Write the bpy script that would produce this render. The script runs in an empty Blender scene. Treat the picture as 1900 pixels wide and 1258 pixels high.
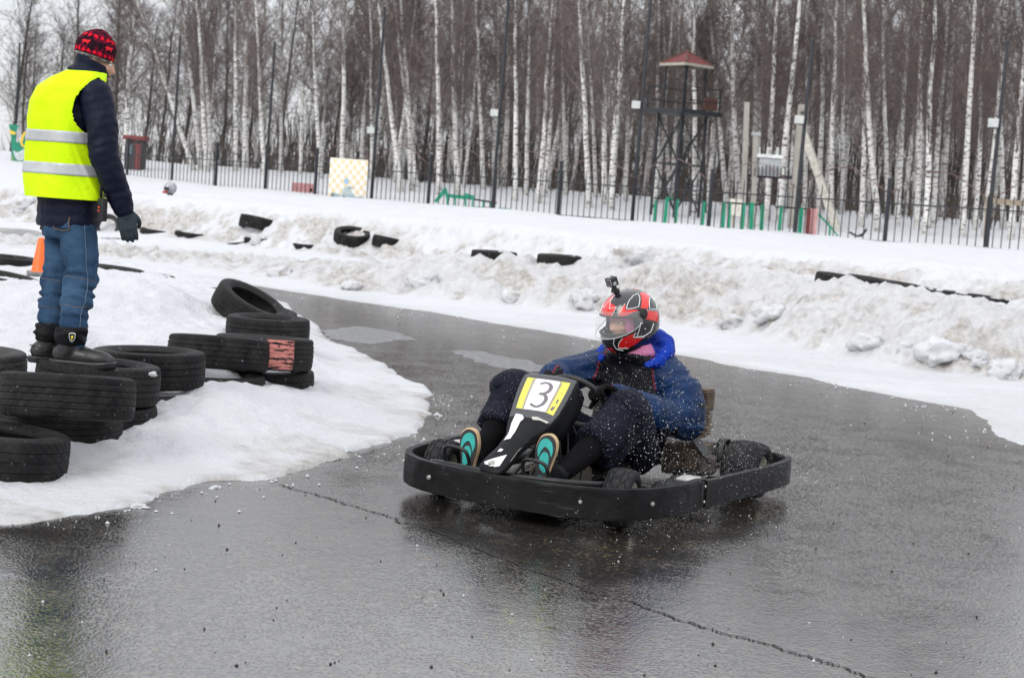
import bpy, bmesh, math, random
import numpy as np
from mathutils import Vector, Matrix
random.seed(7); RNG = np.random.RandomState(11)
PI = math.pi
S = bpy.context.scene
COL = S.collection
# ------------------------------------------------------------------ camera
IW, IH, FPX, CAMH = 1900., 1258., 3000., 1.40
PITCH = math.atan(263. / FPX); ROLL = math.radians(4.2)
CAM = np.array([0., 0., CAMH])
FWD = np.array([0, math.cos(PITCH), -math.sin(PITCH)])
UP0 = np.array([0, math.sin(PITCH), math.cos(PITCH)])
RT0 = np.array([1., 0, 0])
CX = math.cos(ROLL) * RT0 + math.sin(ROLL) * UP0
CY = -math.sin(ROLL) * RT0 + math.cos(ROLL) * UP0
cam_d = bpy.data.cameras.new('camera'); cam = bpy.data.objects.new('camera', cam_d); COL.objects.link(cam)
cam_d.sensor_width = 36.; cam_d.lens = 36. * FPX / IW
cam_d.clip_start = .1; cam_d.clip_end = 3000
cam.matrix_world = Matrix(((CX[0], CY[0], -FWD[0], CAM[0]), (CX[1], CY[1], -FWD[1], CAM[1]), (CX[2], CY[2], -FWD[2], CAM[2]), (0, 0, 0, 1)))
cam_d.dof.use_dof = True; cam_d.dof.focus_distance = 7.4; cam_d.dof.aperture_fstop = 5.6
S.camera = cam
# ------------------------------------------------------------------ overcast sky and veiled sun
SUN_EL, SUN_AZ = math.radians(34), math.radians(215)     # azimuth of the sun, clockwise from +Y
w = bpy.data.worlds.new('World'); S.world = w; w.use_nodes = True
nt = w.node_tree; nt.nodes.clear()
out = nt.nodes.new('ShaderNodeOutputWorld')
sky = nt.nodes.new('ShaderNodeTexSky'); sky.sky_type = 'NISHITA'; sky.sun_disc = False
sky.sun_elevation = SUN_EL; sky.sun_rotation = SUN_AZ
b1 = nt.nodes.new('ShaderNodeBackground'); b1.inputs['Strength'].default_value = .10
nt.links.new(sky.outputs[0], b1.inputs['Color'])
tc = nt.nodes.new('ShaderNodeTexCoord'); mp = nt.nodes.new('ShaderNodeMapping'); mp.inputs['Scale'].default_value = (2.2, 2.2, 6)
nz = nt.nodes.new('ShaderNodeTexNoise'); nz.inputs['Scale'].default_value = 1.6; nz.inputs['Detail'].default_value = 6
rp = nt.nodes.new('ShaderNodeValToRGB'); rp.color_ramp.elements[0].position = .3; rp.color_ramp.elements[1].position = .7
rp.color_ramp.elements[0].color = (.70, .72, .76, 1); rp.color_ramp.elements[1].color = (.86, .865, .89, 1)
nt.links.new(tc.outputs['Generated'], mp.inputs[0]); nt.links.new(mp.outputs[0], nz.inputs[0]); nt.links.new(nz.outputs[0], rp.inputs[0])
b2 = nt.nodes.new('ShaderNodeBackground'); b2.inputs['Strength'].default_value = 1.0
nt.links.new(rp.outputs[0], b2.inputs['Color'])
# standard overcast sky: luminance grows from the horizon to the zenith
sxyz = nt.nodes.new('ShaderNodeSeparateXYZ'); nt.links.new(tc.outputs['Generated'], sxyz.inputs[0])
cm = nt.nodes.new('ShaderNodeClamp'); nt.links.new(sxyz.outputs[2], cm.inputs[0]); ov = nt.nodes.new('ShaderNodeMath'); ov.operation = 'MULTIPLY_ADD'; ov.inputs[1].default_value = 1.1; ov.inputs[2].default_value = .96
nt.links.new(cm.outputs[0], ov.inputs[0]); nt.links.new(ov.outputs[0], b2.inputs['Strength'])
mx = nt.nodes.new('ShaderNodeMixShader'); mx.inputs[0].default_value = .90
nt.links.new(b1.outputs[0], mx.inputs[1]); nt.links.new(b2.outputs[0], mx.inputs[2]); nt.links.new(mx.outputs[0], out.inputs[0])
sd = bpy.data.lights.new('sun', 'SUN'); sd.energy = 1.25; sd.angle = math.radians(28); sd.color = (1, .97, .92)
sun = bpy.data.objects.new('sun', sd); COL.objects.link(sun)
sdir = Vector((math.sin(SUN_AZ) * math.cos(SUN_EL), math.cos(SUN_AZ) * math.cos(SUN_EL), math.sin(SUN_EL)))
sun.rotation_euler = sdir.to_track_quat('Z', 'Y').to_euler(); sun.location = (0, 0, 40)
S.view_settings.view_transform = 'Standard'; S.view_settings.look = 'None'; S.view_settings.gamma = 1; S.view_settings.exposure = 0.2
S.render.engine = 'CYCLES'; S.cycles.use_denoising = True; S.cycles.max_bounces = 6; S.cycles.transparent_max_bounces = 8

# ------------------------------------------------------------------ pixel helpers (a pixel gives a direction only)
def ray(x, y): return FWD + CX * (x - IW / 2) / FPX - CY * (y - IH / 2) / FPX
def onz(x, y, z=0.):
    d = ray(x, y); return CAM + d * ((z - CAMH) / d[2])
def ony(x, y, yy):
    d = ray(x, y); return CAM + d * (yy / d[1])
def proj(p):
    p = np.asarray(p, float) - CAM; Z = p @ FWD
    return IW / 2 + FPX * (p @ CX) / Z, IH / 2 - FPX * (p @ CY) / Z

# ------------------------------------------------------------------ noise
def _h2(ix, iy, s):
    n = (ix.astype(np.int64) * 374761393 + iy.astype(np.int64) * 668265263 + s * 1442695041) & 0x7fffffff
    n = ((n ^ (n >> 13)) * 1274126177) & 0x7fffffff
    n = (n ^ (n >> 16)) & 0xffff
    return n / 65535.
def vnoise(x, y, s=0):
    x = np.asarray(x, float); y = np.asarray(y, float)
    ix = np.floor(x); iy = np.floor(y); fx = x - ix; fy = y - iy
    fx = fx * fx * fx * (fx * (fx * 6 - 15) + 10); fy = fy * fy * fy * (fy * (fy * 6 - 15) + 10)
    a = _h2(ix, iy, s); b = _h2(ix + 1, iy, s); c = _h2(ix, iy + 1, s); d = _h2(ix + 1, iy + 1, s)
    return (a + (b - a) * fx) * (1 - fy) + (c + (d - c) * fx) * fy
def fbm(x, y, o=4, s=0, g=.5):
    t = 0; a = 1; n = 0
    for k in range(o):
        t = t + a * vnoise(x * 2 ** k + 17.3 * k, y * 2 ** k - 9.1 * k, s + k); n += a; a *= g
    return t / n
def noise3(p, sc, s=0):
    p = np.asarray(p, float) * sc
    return (vnoise(p[:, 0] + .37 * p[:, 2], p[:, 1] + .61 * p[:, 2], s) + vnoise(p[:, 1] + 5.2, p[:, 2] - .3 * p[:, 0], s + 5) + vnoise(p[:, 2] + 3.1 + .5 * p[:, 1], p[:, 0], s + 9)) / 3 - .5
def sstep(a, b, x):
    t = np.clip((x - a) / (b - a), 0, 1); return t * t * (3 - 2 * t)

# ------------------------------------------------------------------ object helpers
def tag(o, label=None, cat=None, group=None, kind=None):
    if label: o['label'] = label
    if cat: o['category'] = cat
    if group: o['group'] = group
    if kind: o['kind'] = kind
    return o
def empty(name, loc=(0, 0, 0), rz=0., label=None, cat=None, group=None):
    o = bpy.data.objects.new(name, None); COL.objects.link(o); o.location = [float(v) for v in loc]; o.rotation_euler = (0, 0, rz)
    o.empty_display_size = .1
    return tag(o, label, cat, group)
def link(name, me, m=None, parent=None):
    o = bpy.data.objects.new(name, me); COL.objects.link(o)
    if m is not None and len(me.materials) == 0: me.materials.append(m)
    if parent is not None: o.parent = parent
    return o
def mk(name, v, f, m=None, parent=None, smooth=True, sharp=None):
    me = bpy.data.meshes.new(name)
    me.from_pydata([tuple(map(float, q)) for q in v], [], [tuple(map(int, q)) for q in f]); me.update()
    if smooth:
        me.polygons.foreach_set('use_smooth', [True] * len(me.polygons))
        if sharp: me.set_sharp_from_angle(angle=math.radians(sharp))
    return link(name, me, m, parent)
def grid_mesh(name, P, m, parent=None, attr=None):
    """P: (r,c,3) array"""
    r, c = P.shape[:2]
    me = bpy.data.meshes.new(name)
    idx = np.arange(r * c).reshape(r, c)
    q = np.stack([idx[:-1, :-1], idx[:-1, 1:], idx[1:, 1:], idx[1:, :-1]], -1).reshape(-1, 4)
    me.vertices.add(r * c); me.vertices.foreach_set('co', P.reshape(-1).astype(np.float32))
    me.loops.add(q.size); me.loops.foreach_set('vertex_index', q.reshape(-1).astype(np.int32))
    me.polygons.add(len(q)); me.polygons.foreach_set('loop_start', np.arange(0, q.size, 4, dtype=np.int32))
    me.polygons.foreach_set('use_smooth', np.ones(len(q), bool))
    me.update(calc_edges=True)
    if attr is not None:
        for k, a in attr.items():
            at = me.attributes.new(k, 'FLOAT', 'POINT'); at.data.foreach_set('value', a.reshape(-1).astype(np.float32))
    return link(name, me, m, parent)
class MB:
    def __init__(s): s.v = []; s.f = []
    def add(s, v, f):
        n = len(s.v); s.v += [tuple(q) for q in v]; s.f += [tuple(i + n for i in q) for q in f]; return s
    def box(s, c, d, rot=None, taper=1.):
        c = np.array(c, float); d = np.array(d, float) / 2; vs = []
        for z in (-1, 1):
            k = taper if z > 0 else 1
            for x, y in ((-1, -1), (1, -1), (1, 1), (-1, 1)): vs.append(np.array([x * d[0] * k, y * d[1] * k, z * d[2]]))
        if rot is not None: vs = [np.array(rot @ Vector(q)) for q in vs]
        return s.add([q + c for q in vs], [(0, 3, 2, 1), (4, 5, 6, 7), (0, 1, 5, 4), (1, 2, 6, 5), (2, 3, 7, 6), (3, 0, 4, 7)])
    def tube(s, path, r, n=8, cap=True): return s.add(*tube(path, r, n, cap))
    def bar(s, a, b, wd, ht=None):
        a = np.array(a, float); b = np.array(b, float); ht = ht or wd
        d = b - a; L = np.linalg.norm(d); q = Vector(d).to_track_quat('X', 'Z').to_matrix()
        return s.box((a + b) / 2, (L, wd, ht), q)
    def build(s, name, m, parent=None, smooth=False, sharp=None, bevel=0, seg=2):
        o = mk(name, s.v, s.f, m, parent, smooth, sharp)
        if bevel: bevel_me(o, bevel, seg)
        return o
def bevel_me(o, wdt, seg=2, ang=35):
    bm = bmesh.new(); bm.from_mesh(o.data)
    bmesh.ops.remove_doubles(bm, verts=bm.verts, dist=1e-5)
    ed = [e for e in bm.edges if len(e.link_faces) == 2 and e.calc_face_angle(0) > math.radians(ang)]
    bmesh.ops.bevel(bm, geom=ed, offset=wdt, segments=seg, profile=.6, affect='EDGES', clamp_overlap=True)
    for f in bm.faces: f.smooth = True
    bm.to_mesh(o.data); bm.free(); o.data.set_sharp_from_angle(angle=math.radians(50)); return o
def frames(path):
    P = np.asarray(path, float); n = len(P); T = np.zeros_like(P)
    T[1:-1] = P[2:] - P[:-2]; T[0] = P[1] - P[0]; T[-1] = P[-1] - P[-2]
    T /= np.linalg.norm(T, axis=1)[:, None] + 1e-12
    a = np.array([0, 0, 1.]) if abs(T[0][2]) < .9 else np.array([1., 0, 0])
    U = np.zeros_like(P); u = a - T[0] * (a @ T[0]); u /= np.linalg.norm(u); U[0] = u
    for i in range(1, n):
        u = U[i - 1] - T[i] * (U[i - 1] @ T[i]); u /= np.linalg.norm(u) + 1e-12; U[i] = u
    return P, T, U, np.cross(T, U)
def tube(path, r, n=8, cap=True):
    P, T, U, V = frames(path); m = len(P)
    r = np.broadcast_to(np.asarray(r, float), (m,)) if np.ndim(r) < 2 else np.asarray(r, float)
    v = []; f = []
    for i in range(m):
        ra, rb = (r[i], r[i]) if np.ndim(r) == 1 else r[i]
        for k in range(n):
            a = 2 * PI * k / n; v.append(P[i] + U[i] * ra * math.cos(a) + V[i] * rb * math.sin(a))
    for i in range(m - 1):
        for k in range(n):
            k2 = (k + 1) % n; f.append((i * n + k, i * n + k2, (i + 1) * n + k2, (i + 1) * n + k))
    if cap: f.append(tuple(range(n - 1, -1, -1))); f.append(tuple(range((m - 1) * n, m * n)))
    return v, f
def catmull(pts, k=6):
    P = np.asarray(pts, float); Q = np.vstack([2 * P[0] - P[1], P, 2 * P[-1] - P[-2]]); o = []
    for i in range(len(P) - 1):
        a, b, c, d = Q[i:i + 4]
        for t in np.arange(k) / k:
            o.append(.5 * (2 * b + (c - a) * t + (2 * a - 5 * b + 4 * c - d) * t * t + (3 * b - a - 3 * c + d) * t ** 3))
    o.append(P[-1]); return np.array(o)
def lathe(prof, n=32, axis='z', closed=False):
    v = []; f = []; m = len(prof)
    for k in range(n):
        a = 2 * PI * k / n
        for (r, z) in prof:
            p = (r * math.cos(a), r * math.sin(a), z)
            v.append(p if axis == 'z' else (r * math.cos(a), z, r * math.sin(a)))
    for k in range(n):
        k2 = (k + 1) % n
        for i in range(m - (0 if closed else 1)):
            j = (i + 1) % m; q = (k * m + i, k2 * m + i, k2 * m + j, k * m + j)
            f.append(q if axis == 'z' else q[::-1])
    return v, f
def remesh(o, vox, smooth=2, fac=.5):
    md = o.modifiers.new('r', 'REMESH'); md.mode = 'VOXEL'; md.voxel_size = vox; md.use_smooth_shade = True
    if smooth:
        ms = o.modifiers.new('s', 'SMOOTH'); ms.iterations = smooth; ms.factor = fac
    dg = bpy.context.evaluated_depsgraph_get(); dg.update()
    me = bpy.data.meshes.new_from_object(o.evaluated_get(dg)); old = o.data; mats = list(old.materials)
    o.modifiers.clear(); me.name = old.name; o.data = me
    me.materials.clear()
    for m in mats: me.materials.append(m)
    me.polygons.foreach_set('use_smooth', [True] * len(me.polygons))
    return o
def displace(o, fn):
    me = o.data; n = len(me.vertices); co = np.empty(n * 3); me.vertices.foreach_get('co', co); co = co.reshape(-1, 3)
    no = np.empty(n * 3); me.vertices.foreach_get('normal', no); no = no.reshape(-1, 3)
    co = fn(co, no); me.vertices.foreach_set('co', co.reshape(-1)); me.update(); return o

# ------------------------------------------------------------------ materials
class NB:
    def __init__(s, name):
        s.m = bpy.data.materials.new(name); s.m.use_nodes = True; s.t = s.m.node_tree
        s.b = s.t.nodes['Principled BSDF']; s.co = None
    def n(s, ty, **kw):
        q = s.t.nodes.new('ShaderNode' + ty)
        for k, v in kw.items():
            if k in q.inputs.keys(): s.set(q.inputs[k], v)
            else: setattr(q, k, v)
        return q
    def set(s, inp, v):
        if hasattr(v, 'is_output') or isinstance(v, bpy.types.NodeSocket): s.t.links.new(v, inp)
        else:
            if isinstance(v, (tuple, list)) and len(v) == 3 and inp.type == 'RGBA': v = (*v, 1)
            inp.default_value = v
    def coord(s, kind='Object', scale=None):
        if s.co is None: s.co = s.t.nodes.new('ShaderNodeTexCoord')
        o = s.co.outputs[kind]
        if scale is not None:
            q = s.n('Mapping', Scale=scale); s.t.links.new(o, q.inputs[0]); o = q.outputs[0]
        return o
    def noise(s, sc, det=4, co=None, rough=.55, dist=0.):
        q = s.n('TexNoise', Scale=sc, Detail=det, Roughness=rough, Distortion=dist); s.t.links.new(co if co is not None else s.coord(), q.inputs['Vector']); return q.outputs[0]
    def vor(s, sc, co=None, feat='F1'):
        q = s.n('TexVoronoi', Scale=sc); q.feature = feat; s.t.links.new(co if co is not None else s.coord(), q.inputs['Vector']); return q.outputs['Distance']
    def ramp(s, fac, stops):
        q = s.t.nodes.new('ShaderNodeValToRGB'); s.t.links.new(fac, q.inputs[0]); e = q.color_ramp.elements
        while len(e) < len(stops): e.new(.5)
        for i, (p, c) in enumerate(stops):
            e[i].position = p; e[i].color = (c, c, c, 1) if not isinstance(c, (tuple, list)) else (*c, 1)
        return q.outputs[0]
    def mix(s, fac, a, b, mode='MIX'):
        q = s.t.nodes.new('ShaderNodeMix'); q.data_type = 'RGBA'; q.blend_type = mode
        s.set(q.inputs[0], fac); s.set(q.inputs[6], a); s.set(q.inputs[7], b); return q.outputs[2]
    def math(s, op, a, b=0., c=None):
        q = s.t.nodes.new('ShaderNodeMath'); q.operation = op; s.set(q.inputs[0], a); s.set(q.inputs[1], b)
        if c is not None: s.set(q.inputs[2], c)
        return q.outputs[0]
    def attr(s, name):
        q = s.t.nodes.new('ShaderNodeAttribute'); q.attribute_name = name; return q.outputs['Fac']
    def bump(s, hgt, st=.3, dist=.01, prev=None):
        q = s.n('Bump', Strength=st, Distance=dist); s.t.links.new(hgt, q.inputs['Height'])
        if prev is not None: s.t.links.new(prev, q.inputs['Normal'])
        return q.outputs[0]
    def done(s, **kw):
        for k, v in kw.items(): s.set(s.b.inputs[k.replace('_', ' ')], v)
        return s.m
def simple(name, col, rough=.6, metal=0., var=.25, sc=8., bump=0., bsc=60., coat=0., spec=.5, bd=.003):
    q = NB(name); n1 = q.noise(sc, 5)
    c = q.mix(q.ramp(n1, [(.3, 0.), (.7, 1.)]), tuple(x * (1 - var) for x in col), tuple(min(1, x * (1 + var)) for x in col))
    kw = dict(Base_Color=c, Roughness=q.ramp(q.noise(sc * 2.3, 3), [(.3, max(.02, rough - .1)), (.7, min(1, rough + .1))]), Metallic=metal, Coat_Weight=coat, Specular_IOR_Level=spec)
    if bump: kw['Normal'] = q.bump(q.noise(bsc, 4), bump, bd)
    return q.done(**kw)
# ------------------------------------------------------------------ ground: wet asphalt
def m_asphalt():
    q = NB('wet_asphalt'); co = q.coord()
    cst = q.n('TexVoronoi', Scale=85.); q.t.links.new(co, cst.inputs['Vector']); g = q.noise(300., 2, co); big = q.noise(.5, 5, co, .6, .6); mid = q.noise(3.2, 5, co)
    stone = q.ramp(cst.outputs['Color'], [(.15, (.007, .007, .0075)), (.5, (.017, .015, .013)), (.78, (.06, .042, .024)), (1., (.32, .22, .11))])
    c = q.mix(q.ramp(mid, [(.35, .15), (.7, .75)]), stone, (.014, .014, .0145))
    c = q.mix(q.ramp(big, [(.42, 0.), (.62, .5)]), c, (.032, .031, .03))
    stretch = q.noise(1., 5, q.coord('Object', (.55, .14, 1)), .6, .8)
    wet = q.ramp(q.math('ADD', q.math('MULTIPLY', stretch, .65), q.math('MULTIPLY', mid, .35)), [(.40, 0.), (.58, 1.)])
    ro = q.math('MULTIPLY_ADD', wet, -.11, .19); ro = q.math('ADD', ro, q.math('MULTIPLY', q.ramp(g, [(.3, 0.), (.8, 1.)]), .06))
    b = q.bump(q.ramp(cst.outputs['Distance'], [(0., 1.), (.6, 0.)]), q.math('MULTIPLY_ADD', wet, -.26, .42), .0022)
    b = q.bump(q.noise(11., 4, co), .14, .008, b)
    return q.done(Base_Color=c, Roughness=ro, Normal=b, IOR=3.5, Specular_IOR_Level=.5)
M_ASPH = m_asphalt()
xs = np.linspace(-30, 30, 121); ys = np.linspace(-6, 36, 85)
XX, YY = np.meshgrid(xs, ys)
tr = grid_mesh('wet_asphalt_track', np.stack([XX, YY, 0 * XX], -1), M_ASPH); tag(tr, kind='structure')
tag(tr, 'wet grey asphalt kart track curving between snow banks')

# ------------------------------------------------------------------ snow
def m_snow(name, dirtattr=True, tint=(.62, .63, .65)):
    q = NB(name); co = q.coord()
    n1 = q.noise(26., 6, co, .65); n2 = q.noise(120., 3, co); n3 = q.noise(5., 5, co)
    c = q.mix(q.ramp(n3, [(.35, 0.), (.7, 1.)]), tint, tuple(x * .93 for x in tint))
    if dirtattr:
        d = q.attr('dirt'); dn = q.noise(7., 6, co, .7)
        k = q.ramp(q.math('MULTIPLY', d, q.math('MULTIPLY_ADD', dn, 2.2, -.25)), [(.05, 0.), (.95, 1.)])
        dc = q.ramp(q.noise(13., 4, co), [(.35, (.24, .21, .18)), (.7, (.55, .52, .48))])
        c = q.mix(k, c, dc)
        wetk = q.attr('ice'); c = q.mix(q.math('MULTIPLY', wetk, q.ramp(q.noise(9., 5, co), [(.3, .25), (.7, 1.)])), c, (.50, .51, .52))
    sp = q.ramp(q.noise(60., 2, co), [(.70, 0.), (.76, 1.)])
    c = q.mix(q.math('MULTIPLY', sp, .35), c, (.35, .33, .30))
    b = q.bump(n1, .8, .03); b = q.bump(n2, .6, .006, b)
    return q.done(Base_Color=c, Roughness=.62, Normal=b, Specular_IOR_Level=.35)
M_SNOW = m_snow('old_snow')
def poly_sdf(X, Y, pts):
    """positive inside the closed polygon"""
    P = np.asarray(pts, float); n = len(P); D = np.full(X.shape, 1e9); ins = np.zeros(X.shape, bool)
    for i in range(n):
        a = P[i]; b = P[(i + 1) % n]; d = b - a; L = d @ d
        t = np.clip(((X - a[0]) * d[0] + (Y - a[1]) * d[1]) / L, 0, 1)
        D = np.minimum(D, np.hypot(X - a[0] - t * d[0], Y - a[1] - t * d[1]))
        c = ((a[1] > Y) != (b[1] > Y)) & (X < (b[0] - a[0]) * (Y - a[1]) / (b[1] - a[1] + 1e-12) + a[0]); ins ^= c
    return np.where(ins, D, -D)
def line_dist(X, Y, pts):
    """distance to a polyline, side (+ = left of travel) and index parameter"""
    P = np.asarray(pts, float); D = np.full(X.shape, 1e9); SD = np.ones(X.shape); PAR = np.zeros(X.shape)
    for i in range(len(P) - 1):
        a, b = P[i], P[i + 1]; d = b - a; L = d @ d
        t = np.clip(((X - a[0]) * d[0] + (Y - a[1]) * d[1]) / L, 0, 1); ex = X - a[0] - t * d[0]; ey = Y - a[1] - t * d[1]
        q = np.hypot(ex, ey); k = q < D
        D = np.where(k, q, D); SD = np.where(k, np.sign(d[0] * ey - d[1] * ex), SD); PAR = np.where(k, i + t, PAR)
    return D, SD, PAR
def g2(lst, z=0.): return [onz(x, y, z)[:2] for x, y in lst]

# --- island of snow on the inside of the bend
ISL = g2([(-260, 1010), (-60, 985), (60, 972), (150, 957), (235, 944), (270, 930), (330, 912), (400, 893), (470, 893), (530, 883), (600, 862), (660, 842), (720, 826), (780, 802), (806, 782), (812, 762), (795, 742), (800, 731), (760, 712), (735, 697),
          (690, 668), (650, 652), (610, 640), (590, 618), (560, 590), (520, 566), (450, 546), (390, 538), (300, 522), (180, 500), (0, 480), (-300, 455), (-900, 480), (-1500, 800)])
CTRL = [(60, 905, .05), (200, 895, .06), (350, 855, .08), (500, 835, .07), (650, 785, .07), (750, 745, .05), (650, 705, .08), (330, 748, .19), (430, 718, .24), (505, 748, .14), (600, 720, .09), (610, 662, .07), (250, 795, .10), (140, 865, .06),
        (20, 880, .06), (300, 612, .36), (450, 598, .28), (400, 556, .33), (350, 531, .43), (250, 526, .50), (150, 526, .50), (50, 528, .50), (0, 600, .38), (100, 610, .37), (-100, 650, .33), (-60, 720, .25), (-100, 800, .1), (-150, 900, .06), (200, 700, .12), (60, 720, .15),
        (380, 660, .2), (480, 660, .2), (0, 500, .33), (150, 505, .33), (300, 524, .28), (-200, 560, .42), (-500, 600, .35), (430, 550, .15), (540, 640, .15)]
CP = np.array([[*onz(x, y, z)[:2], z] for x, y, z in CTRL])
def island_h(X, Y):
    e = poly_sdf(X, Y, ISL) + .16 * (fbm(X * 1.6, Y * 1.6, 4, 3) - .5) + .13 * (fbm(X * 7, Y * 7, 4, 8) - .5)
    num = 0; den = 0
    for (cx, cy, cz) in CP:
        wgt = 1 / ((X - cx) ** 2 + ((Y - cy) * .8) ** 2 + .03) ** 1.6; num = num + wgt * cz; den = den + wgt
    z = num / den
    rough = sstep(.05, .8, e)
    z = z + .10 * (fbm(X * 1.3, Y * 1.3, 3, 21) - .5) * rough * sstep(.12, .4, z) + .06 * (fbm(X * 3.3, Y * 3.3, 4, 31) - .5) * rough + .05 * (fbm(X * 12, Y * 10, 3, 41) - .5) * sstep(.0, .5, e) + .012 * (fbm(X * 30, Y * 30, 2, 43) - .5)
    z = np.maximum(z, .028)
    edge = .26 * sstep(.0, .05, e) + .74 * sstep(.04, .85, e)
    return z * edge - .03 * (1 - sstep(-.04, .03, e)), e
xs = np.concatenate([np.arange(-9, -5, .09), np.arange(-5, .15, .026)]); ys = np.concatenate([np.arange(5.2, 11, .026), np.arange(11, 20.5, .05)])
XX, YY = np.meshgrid(xs, ys); Z, E = island_h(XX, YY)
dirt = .55 * sstep(.9, .1, E) * (fbm(XX * 1.1, YY * 1.5, 4, 51) > .42) * sstep(.4, .62, fbm(XX * 2, YY * 3, 4, 55)) + .75 * sstep(.16, .0, E) * sstep(.4, .6, fbm(XX * 4, YY * 4, 3, 56))
ice = .75 * sstep(.55, .02, E) * (.4 + .6 * sstep(.35, .6, fbm(XX * 1.4, YY * 1.4, 3, 58)))
isl = grid_mesh('snow_island', np.stack([XX, YY, Z], -1), M_SNOW, attr=dict(dirt=dirt, ice=ice)); tag(isl, 'trodden white snow inside the bend around the tyre stacks', kind='structure')
def isl_z(x, y): return float(island_h(np.array([[x]]), np.array([[y]]))[0][0, 0])

# --- banks on the far side of the track, up to the fence and the wood
BEDGE = g2([(-900, 470), (-300, 470), (60, 492), (220, 508), (330, 520), (480, 531), (640, 556), (800, 581), (1000, 613), (1140, 640), (1280, 664), (1400, 685), (1530, 710), (1620, 726), (1700, 745), (1790, 760), (1812, 785), (1850, 806), (1900, 830), (2000, 850), (2300, 880), (3200, 900)])
BPOLY = BEDGE + [np.array([60., 14.]), np.array([60., 120.]), np.array([-60., 120.]), np.array([-60., 30.])]
FOOT = g2([(-900, 430), (-300, 445), (60, 462), (180, 480), (440, 505), (640, 542), (900, 566), (1100, 586), (1300, 612), (1500, 652), (1700, 690), (1900, 716), (2200, 760)])
R2 = [ony(x, y, d)[:2] for x, y, d in [(-400, 300, 41.5), (0, 328, 38.5), (300, 368, 35.5), (600, 386, 33), (900, 408, 30.5), (1200, 432, 28), (1500, 462, 25.5), (1700, 484, 24.2), (1900, 503, 22.8), (2300, 540, 20)]]
HOLE = onz(317, 352, .30)[:2]; HOLE = ony(317, 356, 37.6)[:2]
STRIP = g2([(-500, 405), (-200, 415), (40, 425), (86, 436), (40, 446), (-200, 442), (-500, 430)])
def bank_h(X, Y):
    e = poly_sdf(X, Y, BPOLY) + .30 * (fbm(X * 1.1, Y * 1.1, 4, 63) - .5) + .08 * (fbm(X * 8, Y * 8, 3, 64) - .5)
    d1, s1, p1 = line_dist(X, Y, FOOT); d1 = d1 * s1            # + = beyond the foot
    amp = np.interp(p1, [0, 2, 3, 4, 5, 6, 7, 8, 9, 10, 11, 12], [.06, .06, .06, .12, .38, .52, .62, .62, .58, .56, .55, .5])
    wob = .8 + .45 * fbm(X * .7, Y * .7, 3, 71)
    d1w = d1 + .5 * (fbm(X * 1.6, Y * 1.6, 4, 72) - .5)
    rise = sstep(-.05, 1.35, d1w); fall = 1 - .48 * sstep(1.7, 3.6, d1w)
    z1 = amp * wob * rise * fall
    d2, s2, p2 = line_dist(X, Y, R2); d2 = d2 * s2
    d2w = d2 + .6 * (fbm(X * 1.1, Y * 1.1, 4, 75) - .5)
    t2 = sstep(-1.7, .15, d2w) * (.80 + .10 * fbm(X * .5, Y * .5, 3, 76)) + .10 * sstep(.5, 14, d2)
    z = np.maximum(z1, 0) * (1 - sstep(-1.9, -.3, d2w)) + t2 * sstep(-2.0, -.6, d2w)
    lump = sstep(.0, .35, d1w) * (1 - sstep(1.2, 2.0, d1w))
    l2 = sstep(-1.7, -1.2, d2w) * (1 - sstep(-.5, .0, d2w))
    vor = 1 - np.abs(2 * fbm(X * 2.6, Y * 2.6, 4, 81) - 1)
    z = z + lump * (.20 * (vor - .6) + .13 * (fbm(X * 6.5, Y * 6.5, 4, 83) - .5)) + l2 * .22 * (vor - .6)
    z = z + .05 * (fbm(X * 1.4, Y * 1.4, 4, 85) - .5) * sstep(.2, 1.5, e)
    z = z + .13 * (fbm(X * .45, Y * .5, 3, 86) - .5) * sstep(.3, 2.5, d2)
    z = z + .018 * sstep(0, .3, e) + .022 * (fbm(X * 11, Y * 11, 3, 88) - .5)
    cr = 1 - np.abs(2 * fbm(X * 5.2, Y * 5.2, 3, 183) - 1); z = z + (.20 + .8 * np.maximum(lump, l2)) * sstep(.2, .8, e) * (.11 * (cr - .7) + .05 * (fbm(X * 13, Y * 13, 2, 185) - .5)) * (1 - sstep(6, 12, d2))
    # far apron: rises gently into the wood
    z = z + .85 * sstep(17, 36, d2)
    hx = np.hypot((X - HOLE[0]) / 1.3, (Y - HOLE[1] - .35) / 1.0); z = z * (1 - .68 * (1 - sstep(.55, 1.0, hx)))
    st = poly_sdf(X, Y, STRIP) + .5 * (fbm(X * .8, Y * .8, 3, 141) - .5); z = z * (1 - sstep(-.7, .0, st)) - .08 * sstep(-.2, .1, st)
    edge = .3 * sstep(0, .06, e) + .7 * sstep(.03, 1.0, e)
    return np.where(e > 0, np.where(st > -.25, z, np.maximum(z, .018)) * edge, 0) - .03 * (1 - sstep(-.05, .03, e)), e, d1w, d2w
def bank_z(x, y): return float(bank_h(np.array([[float(x)]]), np.array([[float(y)]]))[0][0, 0])
ys = np.concatenate([np.arange(8.0, 12, .11), np.arange(12, 27, .055), np.arange(27, 46, .11)]); tt = np.linspace(-1, 1, 500)
XX, YY = np.meshgrid(tt, ys); XX = XX * (5.5 + YY * .38)
Z, E, D1, D2 = bank_h(XX, YY)
f1 = fbm(XX * .8, YY * .8, 4, 91); f2 = fbm(XX * 2.5, YY * 2.5, 4, 92)
f3 = fbm(XX * 6, YY * 6, 3, 93)
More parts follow.
